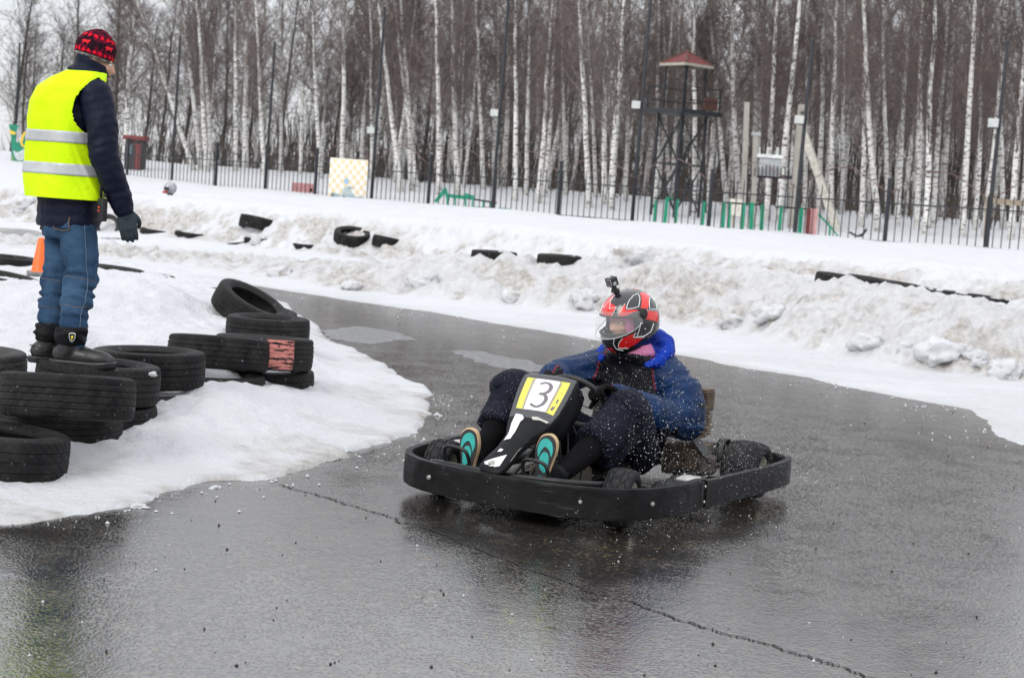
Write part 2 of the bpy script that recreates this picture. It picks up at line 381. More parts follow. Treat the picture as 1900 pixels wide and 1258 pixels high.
dirt = .8 * sstep(-.1, .25, D1) * (1 - sstep(.75, 1.5, D1)) * sstep(.46, .60, f1 * .35 + f2 * .35 + f3 * .3 + .045) + .85 * sstep(-1.8, -1.3, D2) * (1 - sstep(-.75, -.25, D2)) * sstep(.44, .58, f1 * .4 + f2 * .3 + f3 * .3 + .05)
dirt = np.maximum(dirt, .45 * sstep(.35, .02, E) * sstep(.4, .6, f2)); dirt = np.maximum(dirt, .34 * sstep(-.2, .4, D1) * (1 - sstep(1.1, 1.9, D1)))
ice = .85 * (1 - sstep(.1, .9, D1 + .6)) * sstep(.3, .6, fbm(XX * .9, YY * 1.6, 4, 95)) + .3 * sstep(.4, .0, E)
bk = grid_mesh('snow_bank', np.stack([XX, YY, Z], -1), M_SNOW, attr=dict(dirt=dirt, ice=np.clip(ice, 0, 1))); tag(bk, 'long dirty ploughed snow banks beyond the track', kind='structure')
ys = np.concatenate([np.arange(45.6, 100, .6), np.arange(100, 700, 12.)]); tt = np.linspace(-1, 1, 161)
XX, YY = np.meshgrid(tt, ys); XX = XX * (14 + YY * .6); Z, E, D1, D2 = bank_h(XX, YY)
fl = grid_mesh('snow_field', np.stack([XX, YY, Z - .015], -1), M_SNOW, attr=dict(dirt=0 * Z, ice=0 * Z)); tag(fl, 'white snow field around the fence and under the wood', kind='structure')

# --- slush left on the asphalt, and the long crack
def m_slush():
    q = NB('grey_slush'); co = q.coord(); n = q.noise(20., 5, co)
    c = q.mix(q.ramp(n, [(.35, 0.), (.65, 1.)]), (.07, .07, .072), (.20, .204, .21))
    return q.done(Base_Color=c, Roughness=.35, Normal=q.bump(q.noise(45., 4, co), .5, .01))
M_SLUSH = m_slush()
def slush(pts, seed, thr=.0, nm='slush_patch'):
    P = np.array(g2(pts)); lo = P.min(0) - .1; hi = P.max(0) + .1
    xs = np.arange(lo[0], hi[0], .035); ys = np.arange(lo[1], hi[1], .05); X, Y = np.meshgrid(xs, ys)
    e = poly_sdf(X, Y, P) + .55 * (fbm(X * 2.2, Y * 1.1, 4, seed) - .55) + .18 * (fbm(X * 9, Y * 6, 3, seed + 3) - .5)
    Zz = .012 * sstep(-.02, .12, e) * (.6 + .8 * fbm(X * 6, Y * 6, 3, seed + 5)) - .004
    o = grid_mesh(nm, np.stack([X, Y, Zz], -1), M_SLUSH); tag(o, kind='structure'); return o
slush([(575, 610), (640, 603), (760, 618), (790, 632), (690, 640), (600, 628)], 101)
slush([(840, 656), (900, 650), (1000, 676), (1080, 690), (960, 690), (880, 672)], 107)
def crack(px, wd, seed, nm='asphalt_crack'):
    P = catmull([onz(x, y)[:2] for x, y in px], 40); rs = np.random.RandomState(seed)
    v = []; f = []; T = np.gradient(P, axis=0); T /= np.linalg.norm(T, axis=1)[:, None]; N = np.stack([-T[:, 1], T[:, 0]], 1)
    j = np.cumsum(rs.randn(len(P)) * .004); j -= np.linspace(j[0], j[-1], len(P)); wv = wd * (.35 + 1.1 * rs.rand(len(P)))
    for i in range(len(P)):
        c = P[i] + N[i] * (j[i] + rs.randn() * .0035)
        for s in (-1, 1): v.append((*(c + N[i] * s * wv[i] / 2), .003))
        if i: f.append((2 * i - 2, 2 * i - 1, 2 * i + 1, 2 * i))
    return tag(mk(nm, v, f, M_CRACK, smooth=False), kind='structure')
M_CRACK = simple('crack_near_black', (.008, .008, .008), .9, var=.3)  # near-black colour for the thin crack strips
crack([(516, 899), (560, 912), (640, 938), (720, 963), (790, 985), (870, 1017), (960, 1047), (1060, 1083), (1180, 1122), (1300, 1162), (1420, 1198), (1520, 1228), (1640, 1268), (1800, 1320)], .011, 5)
crack([(618, 857), (640, 838), (668, 842), (700, 836)], .008, 9)
def chunk(px, py, r, seed, lab, z=0., asp=(1, 1, .75), dirtv=.5, yy=None):
    p = ony(px, py, yy) if yy else onz(px, py, z); bm = bmesh.new(); bmesh.ops.create_icosphere(bm, subdivisions=4, radius=1.)
    co = np.array([q.co[:] for q in bm.verts]); n = co / np.linalg.norm(co, axis=1)[:, None]
    k = 1 + .7 * noise3(n, 1.7, seed) * 2 + .55 * (.3 - np.abs(noise3(n, 3.4, seed + 3) * 2)) + .22 * noise3(n, 8, seed + 6) + .12 * noise3(n, 19, seed + 8)
    co = n * k[:, None] * r * np.array(asp); d = dirtv * sstep(.0, .35, noise3(n, 2.2, seed + 11) + .1)
    for q, c in zip(bm.verts, co): q.co = c
    me = bpy.data.meshes.new('snow_chunk'); bm.to_mesh(me); bm.free(); me.polygons.foreach_set('use_smooth', [True] * len(me.polygons))
    at = me.attributes.new('dirt', 'FLOAT', 'POINT'); at.data.foreach_set('value', d.astype(np.float32))
    o = link('snow_chunk', me, M_SNOW); o.location = p; o.rotation_euler = (0, 0, seed)
    return tag(o, lab, 'snow chunk', 'lumps of ploughed snow')
def on_bank(px, zoff=.0, d=.3):
    """a point on the bank foot below pixel column px"""
    return px
# ------------------------------------------------------------------ fence line (posts 2.8 m apart, receding to the left)
def fs(x): return .0275 * (x + 2490.) / 1.6            # pixels per metre on the fence plane at column x
def fdep(x): return FPX / fs(x)
def fbase(x): return ony(x, 335 + .0818 * (x - 235), fdep(x))
FA, FB = fbase(235.), fbase(1641.)
FT = (FB - FA) / 12.; FZ = float((FA[2] + FB[2]) / 2); FT[2] = 0; FL = float(np.linalg.norm(FT)); FTU = FT / FL; FN = np.array([-FTU[1], FTU[0], 0])
def fpt(i, z=0., b=0.):
    p = FA + FT * i + FN * b; return np.array([p[0], p[1], FZ + z])
def gz(p): return bank_z(p[0], p[1])
M_IRON = simple('black_iron', (.018, .02, .026), .5, .0, .35, 6, .2, 40)
M_RUST = simple('rusty_wire', (.16, .10, .09), .7, 0, .3, 5)
fence = empty('metal_fence', fpt(0, -.4), 0, 'black metal picket fence standing in snow before the birch wood', 'fence')
fo = np.array(fence.location)
def floc(p): return np.asarray(p) - fo
I0, I1 = -3, 15
pk = MB(); pk.box((0, 0, .72), (.020, .020, 1.85)); pk.add([(-.012, -.012, 1.645), (.012, -.012, 1.645), (.012, .012, 1.645), (-.012, .012, 1.645), (0, 0, 1.73)], [(0, 1, 4), (1, 2, 4), (2, 3, 4), (3, 0, 4)])
pk0 = pk.build('picket', M_IRON, fence); first = True
npk = int((I1 - I0) * FL / .225); ang = math.atan2(FTU[1], FTU[0])
for k in range(npk):
    i = I0 + k * .225 / FL
    o = pk0 if first else pk0.copy()
    if not first: COL.objects.link(o); o.parent = fence
    first = False; o.location = floc(fpt(i, -.32)); o.rotation_euler = (0, 0, ang)
def bar_between(name, i0, i1, z, m, wd=.025):
    b = MB(); b.bar(floc(fpt(i0, z)), floc(fpt(i1, z)), wd, wd * 1.4); return b.build(name, m, fence)
ps = MB(); ps.box((0, 0, .62), (.085, .085, 2.1)); ps.box((0, 0, 1.69), (.10, .10, .04)); ps0 = None
for i in range(I0, I1 + 1):
    bar_between('rail', i + .02, min(i + .98, I1), 1.02, M_IRON); bar_between('rail', i + .02, min(i + .98, I1), .02, M_IRON)
    b = MB(); a = [floc(fpt(i + t, 1.28 + .62 * math.sin(PI * t) ** 1.3, 0.02)) for t in np.linspace(0.02, .98, 15)]; b.tube(a, .012, 5); b.build('arched_wire', M_RUST, fence)
    if i % 2 == 0:
        if ps0 is None: ps0 = ps.build('post', M_IRON, fence); o = ps0
        else: o = ps0.copy(); COL.objects.link(o); o.parent = fence
        o.location = floc(fpt(i, -.05)); o.rotation_euler = (0, 0, ang)
# tall net poles on the odd posts
M_LAMP = simple('white_lamp_glass', (.52, .54, .52), .35, 0, .06)
POLE = {-3: ('edge of the photo beside the painted board', 5.4, 0), -1: ('at the far left behind the marshal', 5.4, 0), 1: ('just left of the leaning birch clump', 5.6, 0), 3: ('left of the chequered board', 5.3, 0),
        5: ('directly right of the chequered board', 6.45, 2.35), 7: ('above the green playground frame', 6.9, 3.05), 9: ('left of the watch tower', 6.4, 3.4), 11: ('before the leaning concrete strut', 5.25, 3.1), 13: ('at the right edge of the photo', 5.15, 3.15)}
for i, (wh, hp, lz) in POLE.items():
    if i == -1: continue
    p = fpt(i, -.45, .09)
    r = empty('net_pole', p, 0, 'tall thin black pole ' + wh + (', with a white floodlight' if lz else ''), 'pole', 'tall black poles along the fence')
    b = MB(); b.tube([(0, 0, 0), (0, 0, 2.2), (0.02, 0, 4.0), (0.03, 0, hp + .45)], [.058, .055, .05, .042], 8); b.build('mast', M_IRON, r, True, 40)
    b = MB(); b.tube([(0, 0, hp + .44), (0.03, 0, hp + .5)], [.048, .038], 8); b.build('cap', M_IRON, r, True, 40)
    if lz:
        q = MB(); q.box((-.16, -.10, lz + .45), (.25, .09, .22)); hd = q.build('floodlight', simple('lamp_case', (.5, .52, .52), .4), r, bevel=.012)
        q = MB(); q.box((-.16, -.152, lz + .45), (.22, .012, .19)); q.build('lamp_glass', M_LAMP, hd)
        q = MB(); q.bar((-.16, -.06, lz + .33), (.02, 0, lz + .33), .03); q.build('bracket', M_IRON, hd)
# ------------------------------------------------------------------ birch wood
def m_birch():
    q = NB('birch_bark'); co = q.coord()
    big = q.noise(1., 4, q.coord('Object', (1.2, 1.2, .8))); fl = q.noise(1., 4, q.coord('Object', (5, 5, 22.)), .6)
    c = q.mix(q.ramp(big, [(.3, 0.), (.7, 1.)]), (.66, .645, .62), (.90, .89, .87))
    c = q.mix(q.ramp(fl, [(.52, 0.), (.62, 1.)]), c, (.055, .05, .045))
    oi = q.n('ObjectInfo'); c = q.mix(q.ramp(oi.outputs['Random'], [(0., .0), (1., .28)]), c, (.24, .21, .185))
    return q.done(Base_Color=c, Roughness=.8, Normal=q.bump(fl, .4, .02), Specular_IOR_Level=.2)
def m_twig(name, a, b2):
    q = NB(name); oi = q.n('ObjectInfo'); c = q.mix(oi.outputs['Random'], a, b2); return q.done(Base_Color=c, Roughness=.9, Specular_IOR_Level=.1)
M_BIRCH = m_birch(); M_TWIG = m_twig('birch_twigs', (.11, .088, .081), (.19, .157, .147)); M_DARKB = simple('dark_bark', (.07, .06, .052), .9, var=.4, sc=5); M_DTWIG = m_twig('dark_twigs', (.075, .064, .058), (.13, .11, .10))
def tree_mesh(seed, H, r0, c0, nbr, dark=False, spread=1.):
    rs = np.random.RandomState(seed); n = 16
    t = np.linspace(0, 1, n); bend = np.cumsum(rs.randn(n, 2) * .045, 0) * H / 14; bend -= bend[0] ; bend = bend * t[:, None] ** .3
    P = np.column_stack([bend, t * H]); R = r0 * (1 - t) ** .75 + .012; R[0] *= 1.22
    tb = MB(); tb.tube(P, R, 9)
    cv = []; cf = []
    def at(z): return np.array([np.interp(z, P[:, 2], P[:, 0]), np.interp(z, P[:, 2], P[:, 1]), z])
    def ribbon(a, b, wd):
        d = b - a; s = np.cross(d, rs.randn(3)); s = s / (np.linalg.norm(s) + 1e-9) * wd; k = len(cv); cv.extend([a - s, a + s, b + s * .3, b - s * .3]); cf.append((k, k + 1, k + 2, k + 3))
    for i in range(nbr):
        u = (i + rs.rand()) / nbr; z = H * (c0 + (.97 - c0) * u); az = rs.rand() * 2 * PI; L = spread * H * (.06 + .16 * (1 - u) ** .8) * (.6 + .7 * rs.rand())
        el = math.radians(rs.uniform(35, 68) if not dark else rs.uniform(25, 60)); d = np.array([math.cos(az) * math.cos(el), math.sin(az) * math.cos(el), math.sin(el)])
        p = at(z); pts = [p]; dd = d.copy()
        for k in range(5):
            dd = dd + rs.randn(3) * .16 + np.array([0, 0, .06 if k < 3 else -.12]); dd /= np.linalg.norm(dd); p = p + dd * L / 5; pts.append(p)
        rb = r0 * .20 * (1 - u * .6) * (.5 + rs.rand() * .8)
        v, f = tube(pts, np.linspace(rb, .008, 6), 3, False); k = len(cv); cv.extend(v); cf.extend([tuple(j + k for j in q) for q in f])
        for k in range(1, 6):
            for m in range(4):
                d2 = dd * .6 + rs.randn(3) * .6 + np.array([0, 0, .35]); d2 /= np.linalg.norm(d2); l2 = L * rs.uniform(.14, .42); a = pts[k] + (pts[k - 1] - pts[k]) * rs.rand(); b = a + d2 * l2; ribbon(a, b, .009)
                for j in range(3):
                    d3 = d2 + rs.randn(3) * .55 + np.array([0, 0, -.25 if not dark else .1]); d3 /= np.linalg.norm(d3); a2 = a + (b - a) * rs.uniform(.25, 1); ribbon(a2, a2 + d3 * l2 * rs.uniform(.4, .9), .0055)
    for i in range(10):
        z = H * rs.uniform(.08, c0); az = rs.rand() * 2 * PI; a = at(z); ribbon(a, a + np.array([math.cos(az), math.sin(az), rs.uniform(-.2, .6)]) * rs.uniform(.3, 1.1), .008)
    me1 = bpy.data.meshes.new('trunk'); me1.from_pydata([tuple(map(float, q)) for q in tb.v], [], tb.f); me1.polygons.foreach_set('use_smooth', [True] * len(me1.polygons)); me1.materials.append(M_DARKB if dark else M_BIRCH)
    me2 = bpy.data.meshes.new('crown'); me2.from_pydata([tuple(map(float, q)) for q in cv], [], cf); me2.materials.append(M_DTWIG if dark else M_TWIG)
    return me1, me2, H, r0
BIR = [tree_mesh(200 + k, 10.2 + 1.0 * (k % 3), .11 + .01 * (k % 4), .20 + .05 * (k % 3), 56) for k in range(8)]
SAP = [tree_mesh(240 + k, 7.5 + k, .055, .15, 34, False, .9) for k in range(3)]
DRK = [tree_mesh(260 + k, 9.5 + .7 * k, .10, .12, 52, True, 1.5) for k in range(3)]
def plant(name, proto, p, lean, sc, rz, label, group):
    r = empty(name, p, 0, label, 'tree', group)
    z = Vector(lean).normalized(); r.rotation_mode = 'QUATERNION'; r.rotation_quaternion = Vector((0, 0, 1)).rotation_difference(z) @ Matrix.Rotation(rz, 3, 'Z').to_quaternion(); r.scale = sc
    link('trunk', proto[0], None, r); link('crown', proto[1], None, r); return r
rs = np.random.RandomState(5)
# trunks that stand out: (base px, top px at the frame's upper edge, width px, metres behind the fence)
LISTED = [(490, 470, 8, 9), (593, 578, 8, 11), (632, 640, 9, 8), (745, 708, 10, 7), (764, 742, 9, 9), (772, 733, 8, 11), (815, 812, 10, 7), (849, 838, 10, 8), (895, 888, 8, 13), (956, 957, 9, 8), (975, 985, 8, 12), (998, 1030, 10, 8), (1010, 1030, 8, 12), (1094, 1072, 10, 8), (1105, 1090, 7, 14), (1120, 1128, 10, 10), (1133, 1153, 12, 7), (1160, 1168, 8, 13),
          (1287, 1287, 9, 9), (1348, 1308, 9, 10), (1370, 1360, 11, 10), (1397, 1402, 9, 12), (1423, 1438, 11, 8), (1442, 1480, 12, 8), (1492, 1500, 8, 12), (1518, 1530, 9, 11), (1541, 1552, 9, 9), (1598, 1612, 10, 8), (1629, 1604, 11, 7), (1645, 1640, 8, 13), (1663, 1690, 9, 10), (1701, 1715, 9, 9), (1717, 1735, 11, 7), (1728, 1760, 9, 10), (1785, 1810, 11, 7), (1808, 1830, 9, 11), (1827, 1865, 11, 8), (1860, 1852, 9, 12), (1875, 1905, 11, 7), (1895, 1925, 10, 9),
          (230, 248, 9, 9), (360, 255, 8, 8), (372, 338, 8, 9), (383, 358, 9, 8), (392, 372, 8, 10), (437, 433, 8, 10), (520, 524, 7, 14), (555, 566, 7, 14), (690, 684, 7, 14), (920, 926, 7, 15), (1048, 1040, 7, 15), (1215, 1225, 8, 12), (1240, 1232, 7, 15), (1560, 1568, 7, 15)]
for k, (bx, tx, wpx, b) in enumerate(LISTED):
    dep = fdep(bx); base = fbase(bx); 
    # move back from the fence along its normal, keep the pixel column
    Yb = base[1] + b * 1.15; g = ony(bx, 335 + .0818 * (bx - 235) - 18, Yb); z0 = bank_z(g[0], g[1]) - .05
    top = ony(tx, 0, Yb); lean = (top[0] - g[0], 0, top[2] - z0); pr = BIR[k % 8]
    wm = wpx / (FPX / Yb); s = wm / (2 * pr[3]) * 1.02
    LM = [(0, 'from the left edge of the photo'), (300, 'from the marshal, beyond the kiosk'), (480, 'right of the third tall pole'), (646, 'right of the chequered board'), (880, 'right of the green climbing frame'), (1060, 'left of the watch tower, past the gap'), (1265, 'right of the watch tower'), (1410, 'from the transformer cabinet rightward'), (1550, 'right of the leaning concrete strut'), (1720, 'left of the pole at the right edge'), (1830, 'beyond the pole at the right edge')]
    li = max(i for i, q in enumerate(LM) if bx >= q[0]); hi_ = LM[li + 1][0] if li + 1 < len(LM) else 9999; rank = sorted(q[0] for q in LISTED if LM[li][0] <= q[0] < hi_).index(bx)
    lab = 'white birch trunk leaning far left out of the clump behind the marshal' if bx == 360 else ['first', 'second', 'third', 'fourth', 'fifth', 'sixth', 'seventh', 'eighth', 'ninth'][rank] + ' white birch at the wood edge ' + LM[li][1]
    plant('birch_tree', pr, (g[0], Yb, z0), lean, (s, s, 1 + .1 * rs.rand()), rs.rand() * 6.28, lab, 'birches at the edge of the wood')
cnt = 0
while cnt < 150:
    i = rs.uniform(-9, 19); b = 11 + 46 * rs.rand() ** 1.15
    p = fpt(i, 0, b); u, v = proj((p[0], p[1], 3))
    if u < -60 or u > 1960: continue
    if u < 560 and rs.rand() < .55: continue
    z0 = bank_z(p[0], p[1]) - .05
    if rs.rand() < .25: pr = SAP[rs.randint(3)]
    else: pr = BIR[rs.randint(8)]
    s = rs.uniform(.8, 1.15)
    plant('birch_tree', pr, (p[0], p[1], z0), (rs.randn() * .045, rs.randn() * .03, 1), (s, s, s), rs.rand() * 6.28, 'pale leafless birch crowded deep inside the wood behind the fence', 'birches deep in the wood'); cnt += 1
for k in range(21):
    bx = [18, 38, 55, 100, 128, 205, 262, 290, 330, 410, 455, 515, 575, 610, 668, 780, 870, 905, 1035, 1180, 1310, 1390][k]; Yb = fbase(bx)[1] + (10 + 22 * rs.rand()); g = ony(bx, 360, Yb); z0 = bank_z(g[0], Yb) - .05
    s = rs.uniform(.7, 1.1) * (1 if bx < 560 else .75)
    plant('dark_tree', DRK[k % 3], (g[0], Yb, z0), (rs.randn() * .05 + .02, 0, 1), (s, s, s), rs.rand() * 6.28, ['first', 'second', 'third', 'fourth', 'fifth', 'sixth', 'seventh', 'eighth', 'ninth', 'tenth', 'eleventh', 'twelfth'][k] + ' dark barked spreading tree from the left edge' if bx < 560 else ['first', 'second', 'third', 'fourth', 'fifth', 'sixth', 'seventh', 'eighth', 'ninth'][k - 12] + ' thin dark tree from the left among the white birches', 'dark trees on the left' if bx < 560 else 'dark trees among the birches')
# the far wood that reads as one mass, and the brown undergrowth
def ribbons(A, B, W, name, m):
    d = B - A; s = np.cross(d, rs.randn(*A.shape)); s = s / (np.linalg.norm(s, axis=1)[:, None] + 1e-9) * W[:, None]
    V = np.stack([A - s, A + s, B + s * .35, B - s * .35], 1).reshape(-1, 3); n = len(A); q = np.arange(4 * n).reshape(n, 4)
    me = bpy.data.meshes.new(name); me.vertices.add(4 * n); me.vertices.foreach_set('co', V.reshape(-1).astype(np.float32)); me.loops.add(4 * n); me.loops.foreach_set('vertex_index', q.reshape(-1).astype(np.int32)); me.polygons.add(n); me.polygons.foreach_set('loop_start', np.arange(0, 4 * n, 4, dtype=np.int32)); me.update(calc_edges=True)
    return link(name, me, m)
n = 230; ii = rs.uniform(-14, 30, n); bb = rs.uniform(58, 150, n); A = np.array([fpt(i, .2, b) for i, b in zip(ii, bb)]); keep = rs.rand(n) < np.where([proj(a)[0] < 520 for a in A], .25, 1.); A = A[keep]; n = len(A)
B = A + np.column_stack([rs.randn(n) * .8, rs.randn(n) * .4, rs.uniform(8, 12, n)])
trk = MB()
for a, b in zip(A, B): trk.tube([a, (a + b) / 2 + rs.randn(3) * .15, b], [.14, .10, .02], 5, False)
tag(trk.build('distant_wood_trunks', M_BIRCH, None, True), 'mass of distant pale trunks deep behind the nearer birches', kind='stuff')
K = 40; u = np.repeat(np.arange(n), K); h = rs.uniform(.10, 1., n * K); base = A[u] + (B[u] - A[u]) * h[:, None]; az = rs.rand(n * K) * 6.28; L = rs.uniform(.5, 2.3, n * K) * (1.15 - h)
d = np.column_stack([np.cos(az), np.sin(az), rs.uniform(.1, 1.6, n * K)]); base = base + d * (rs.rand(n * K) * 1.0)[:, None] * np.array([1, 1, .3])
tag(ribbons(base, base + d * L[:, None], np.full(n * K, .012), 'distant_wood_twigs', M_TWIG), 'brown haze of distant leafless twigs', kind='stuff')
M_BRUSH = simple('dry_brush', (.085, .065, .052), .95, var=.5, sc=.6)
n = 15000; ii = rs.uniform(-12, 24, n); bb = 13 + 70 * rs.rand(n) ** 1.3; A = np.array([fpt(i, 0, b) for i, b in zip(ii, bb)]); A[:, 2] = bank_h(A[:, 0][None], A[:, 1][None])[0][0] - .05
H = rs.uniform(.5, 1.9, n) * (.6 + .8 * fbm(A[:, 0] * .25, A[:, 1] * .25, 3, 77)); B = A + np.column_stack([rs.randn(n) * .3, rs.randn(n) * .3, np.ones(n)]) * H[:, None]
tag(ribbons(A, B, np.full(n, .018), 'undergrowth', M_BRUSH), 'dry brown undergrowth along the foot of the birch wood', kind='stuff')

M_SCRUB = simple('dark_scrub', (.038, .030, .025), .95, var=.5, sc=.5)
n = 32000; ii = rs.uniform(-16, 30, n); bb = rs.uniform(26, 95, n); A = np.array([fpt(i, 0, b) for i, b in zip(ii, bb)]); A[:, 2] = bank_h(A[:, 0][None], A[:, 1][None])[0][0] - .05
H = rs.uniform(1.2, 4.6, n) * (.55 + .9 * fbm(A[:, 0] * .12, A[:, 1] * .12, 3, 79)); st_ = rs.rand(n) * .75; B = A + np.column_stack([rs.randn(n) * .10, rs.randn(n) * .10, np.ones(n)]) * H[:, None]; A2 = A + (B - A) * st_[:, None] + rs.randn(n, 3) * .25 * np.array([1, 1, 0])
tag(ribbons(A2, B, rs.uniform(.012, .045, n), 'scrub_thicket', M_SCRUB), 'dark brown thicket filling the wood between the birch trunks', kind='stuff')
# ------------------------------------------------------------------ tyres
def m_rubber(name, col=(.0075, .0075, .008), dust=.20, paint=None):
    q = NB(name); co = q.coord(); n = q.noise(9., 6, co, .65)
    c = q.mix(q.math('MULTIPLY', q.ramp(n, [(.42, 0.), (.75, 1.)]), dust), col, (.13, .125, .115))
    sp = q.ramp(q.noise(38., 3, co), [(.68, 0.), (.74, 1.)]); c = q.mix(q.math('MULTIPLY', sp, .35), c, (.5, .5, .5))
    if paint:
        sx = q.n('SeparateXYZ'); q.t.links.new(co, sx.inputs[0]); x, y, z = sx.outputs
        a = q.math('ARCTAN2', y, x); pn = q.noise(1., 6, q.coord('Object', (9, 9, 45)), .7)
        k = q.math('MULTIPLY', q.math('LESS_THAN', q.math('ABSOLUTE', q.math('ADD', q.math('SUBTRACT', a, paint), q.math('MULTIPLY_ADD', pn, .5, -.25))), .27), q.math('GREATER_THAN', pn, .485))
        k = q.math('MULTIPLY', k, q.math('GREATER_THAN', z, -.092)); k = q.math('MULTIPLY', k, q.math('LESS_THAN', z, .09))
        c = q.mix(k, c, (.60, .23, .20))
    return q.done(Base_Color=c, Roughness=q.ramp(n, [(.3, .5), (.7, .8)]), Normal=q.bump(q.noise(60., 4, co), .35, .003), Specular_IOR_Level=.18)
M_RUB = m_rubber('tyre_rubber'); M_RUB2 = m_rubber('tyre_rubber_grey', (.025, .025, .027), .5); M_RUBP = m_rubber('tyre_rubber_pink_paint', paint=-1.05); M_KRUB = m_rubber('kart_tyre_rubber', (.012, .0125, .015), .25)
def tyre_mesh(name, R, W, rb, style=0, N=192, gd=.005, round_=.012):
    hw = W / 2; nt = 44; tz = np.linspace(-hw * .86, hw * .86, nt)
    outer = [(rb, -hw * .72), (rb + .012, -hw * .82), (rb + (R - rb) * .3, -hw * .97), (rb + (R - rb) * .55, -hw), (R - .035, -hw * .985), (R - .02, -hw * .95), (R - .013, -hw * .91)]
    prof = [(r, z, 0) for r, z in outer] + [(R - round_ * (abs(z) / hw) ** 3, z, 1) for z in tz] + [(r, -z, 0) for r, z in outer[::-1]]
    ti = .014; prof += [(rb + .004, hw * .60, 0), (rb + .03, hw * .78, 0), (R - .05, hw * .82, 0), (R - .028, hw * .5, 0), (R - .024, 0, 0), (R - .028, -hw * .5, 0), (R - .05, -hw * .82, 0), (rb + .03, -hw * .78, 0), (rb + .004, -hw * .60, 0)]
    m = len(prof); v = []; f = []
    for k in range(N):
        a = 2 * PI * k / N
        for (r, z, td) in prof:
            if td:
                zz = z / hw; g = 0
                if style in (0, 1, 2):
                    for c in {0: (-.5, -.17, .17, .5), 1: (-.42, 0, .42), 2: (-.55, -.25, .05, .35, .6)}[style]:
                        if abs(zz - c) < .024: g = 1
                    ph = k + (zz * 9 if style == 1 else zz * zz * 6 * (1 if zz > 0 else -1))
                    if abs(zz) > .52 and int(math.floor(ph)) % (4 if style != 2 else 3) == 0: g = max(g, .9)
                    if style == 1 and .05 < abs(zz) < .40 and int(math.floor(k + zz * 14)) % 7 == 0: g = max(g, .7)
                    if style == 2 and abs(zz) < .5 and int(math.floor(k + math.sin(zz * 12) * 1.5)) % 6 == 0: g = max(g, .6)
                else:      # kart rain tread: chevron blocks
                    if int(math.floor(k + abs(zz) * 13)) % 9 in (0, 1): g = 1
                    if abs(abs(zz) - .30) < .04 or abs(abs(zz) - .68) < .035: g = 1
                r = r - gd * g
            v.append((r * math.cos(a), r * math.sin(a), z))
    for k in range(N):
        k2 = (k + 1) % N
        for i in range(m):
            j = (i + 1) % m; f.append((k * m + i, k2 * m + i, k2 * m + j, k * m + j))
    me = bpy.data.meshes.new(name); me.from_pydata(v, [], f); me.polygons.foreach_set('use_smooth', [True] * len(me.polygons)); me.set_sharp_from_angle(angle=math.radians(38)); return me
TY = [tyre_mesh('tyre', .315, .205, .205, k) for k in range(3)]
TYS = {}
def tyre(px, py, z, lab, R=.315, tilt=(0, 0), var=0, m=None, grp='old car tyres lining the inside of the bend', W=None, rz=None, yy=None):
    """centre under pixel (px,py) at height z; tilt = (about world x, about world y) in degrees"""
    m = m or M_RUB; key = (var, m.name)
    if key not in TYS: me = TY[var].copy(); me.materials.append(m); TYS[key] = me
    o = link('tyre', TYS[key]); p = onz(px, py, z) if yy is None else ony(px, py, yy); o.location = p
    k = R / .315; o.scale = (k, k, (W / .205) if W else k)
    sp_ = random.uniform(0, 6.28) if rz is None else rz
    o.rotation_euler = (Matrix.Rotation(math.radians(tilt[1]), 3, 'Y') @ Matrix.Rotation(math.radians(tilt[0]), 3, 'X') @ Matrix.Rotation(sp_, 3, 'Z')).to_euler(); return tag(o, lab, 'tyre', grp)
tyre(-8, 838, .125, 'black tyre lying lowest at the left edge, nearest the road', tilt=(-3, 4), var=1)
tyre(106, 792, .115, 'bottom tyre of the leftmost stack, under a wider tyre', var=2)
tyre(124, 736, .325, 'wide ribbed tyre topping the leftmost stack before the marshal', tilt=(-8, -1), var=2)
tyre(182, 707, .305, 'tyre the marshal stands on, its hollow rim showing', tilt=(-2, 2), var=0)
tyre(176, 782, .095, 'half hidden tyre beneath the one the marshal stands on', var=1)
tyre(275, 682, .305, 'broad tyre with open ring just right of the marshal', tilt=(-1, -1), var=0)
tyre(268, 757, .09, 'buried tyre beneath the open ringed one right of the marshal', var=1)
tyre(406, 655, .305, 'smooth worn tyre left of the pink painted one', tilt=(-7, 0), var=2)
tyre(396, 722, .09, 'snow covered tyre beneath the smooth worn one', var=0)
tyre(490, 653, .30, 'tyre with a pink painted patch on its tread', tilt=(-4, 0), var=2, m=M_RUBP, rz=0.)
tyre(492, 711, .085, 'zigzag treaded tyre beneath the pink painted one', var=1)
tyre(497, 612, .27, 'flat ring tyre behind the pink painted one', var=0)
tyre(464, 572, .345, 'tyre tipped up steeply at the head of the tyre row', tilt=(8, 27), var=1)
tyre(484, 592, .17, 'tyre lying under the tipped up one', tilt=(3, 6), var=2)
tyre(415, 556, .12, 'small dark tyre edge behind the tipped up tyre', var=2)
tyre(-66, 684, .30, 'grey treaded tyre cut off by the left edge behind the marshal', m=M_RUB2, var=2)
g2n = 'half buried tyres on the far rim of the snow island'
tyre(20, 494, .29, 'half buried tyre left of the orange cone', var=1, grp=g2n, tilt=(0, 3)); tyre(104, 503, .24, 'buried tyre hidden between orange cone and marshal legs', var=2, grp=g2n)
tyre(212, 512, .24, 'half buried ring tyre right of the marshal knees', var=0, grp=g2n, tilt=(-2, 4)); tyre(272, 525, .17, 'buried tyre running toward the road behind the snow mound', var=2, grp=g2n, tilt=(0, 3))
tyre(-4, 533, .44, 'tyre sunk in snow at the left edge beside the marshal legs', var=2, grp=g2n, tilt=(0, 8))
g3n = 'tyres sunk in the far snow bank'
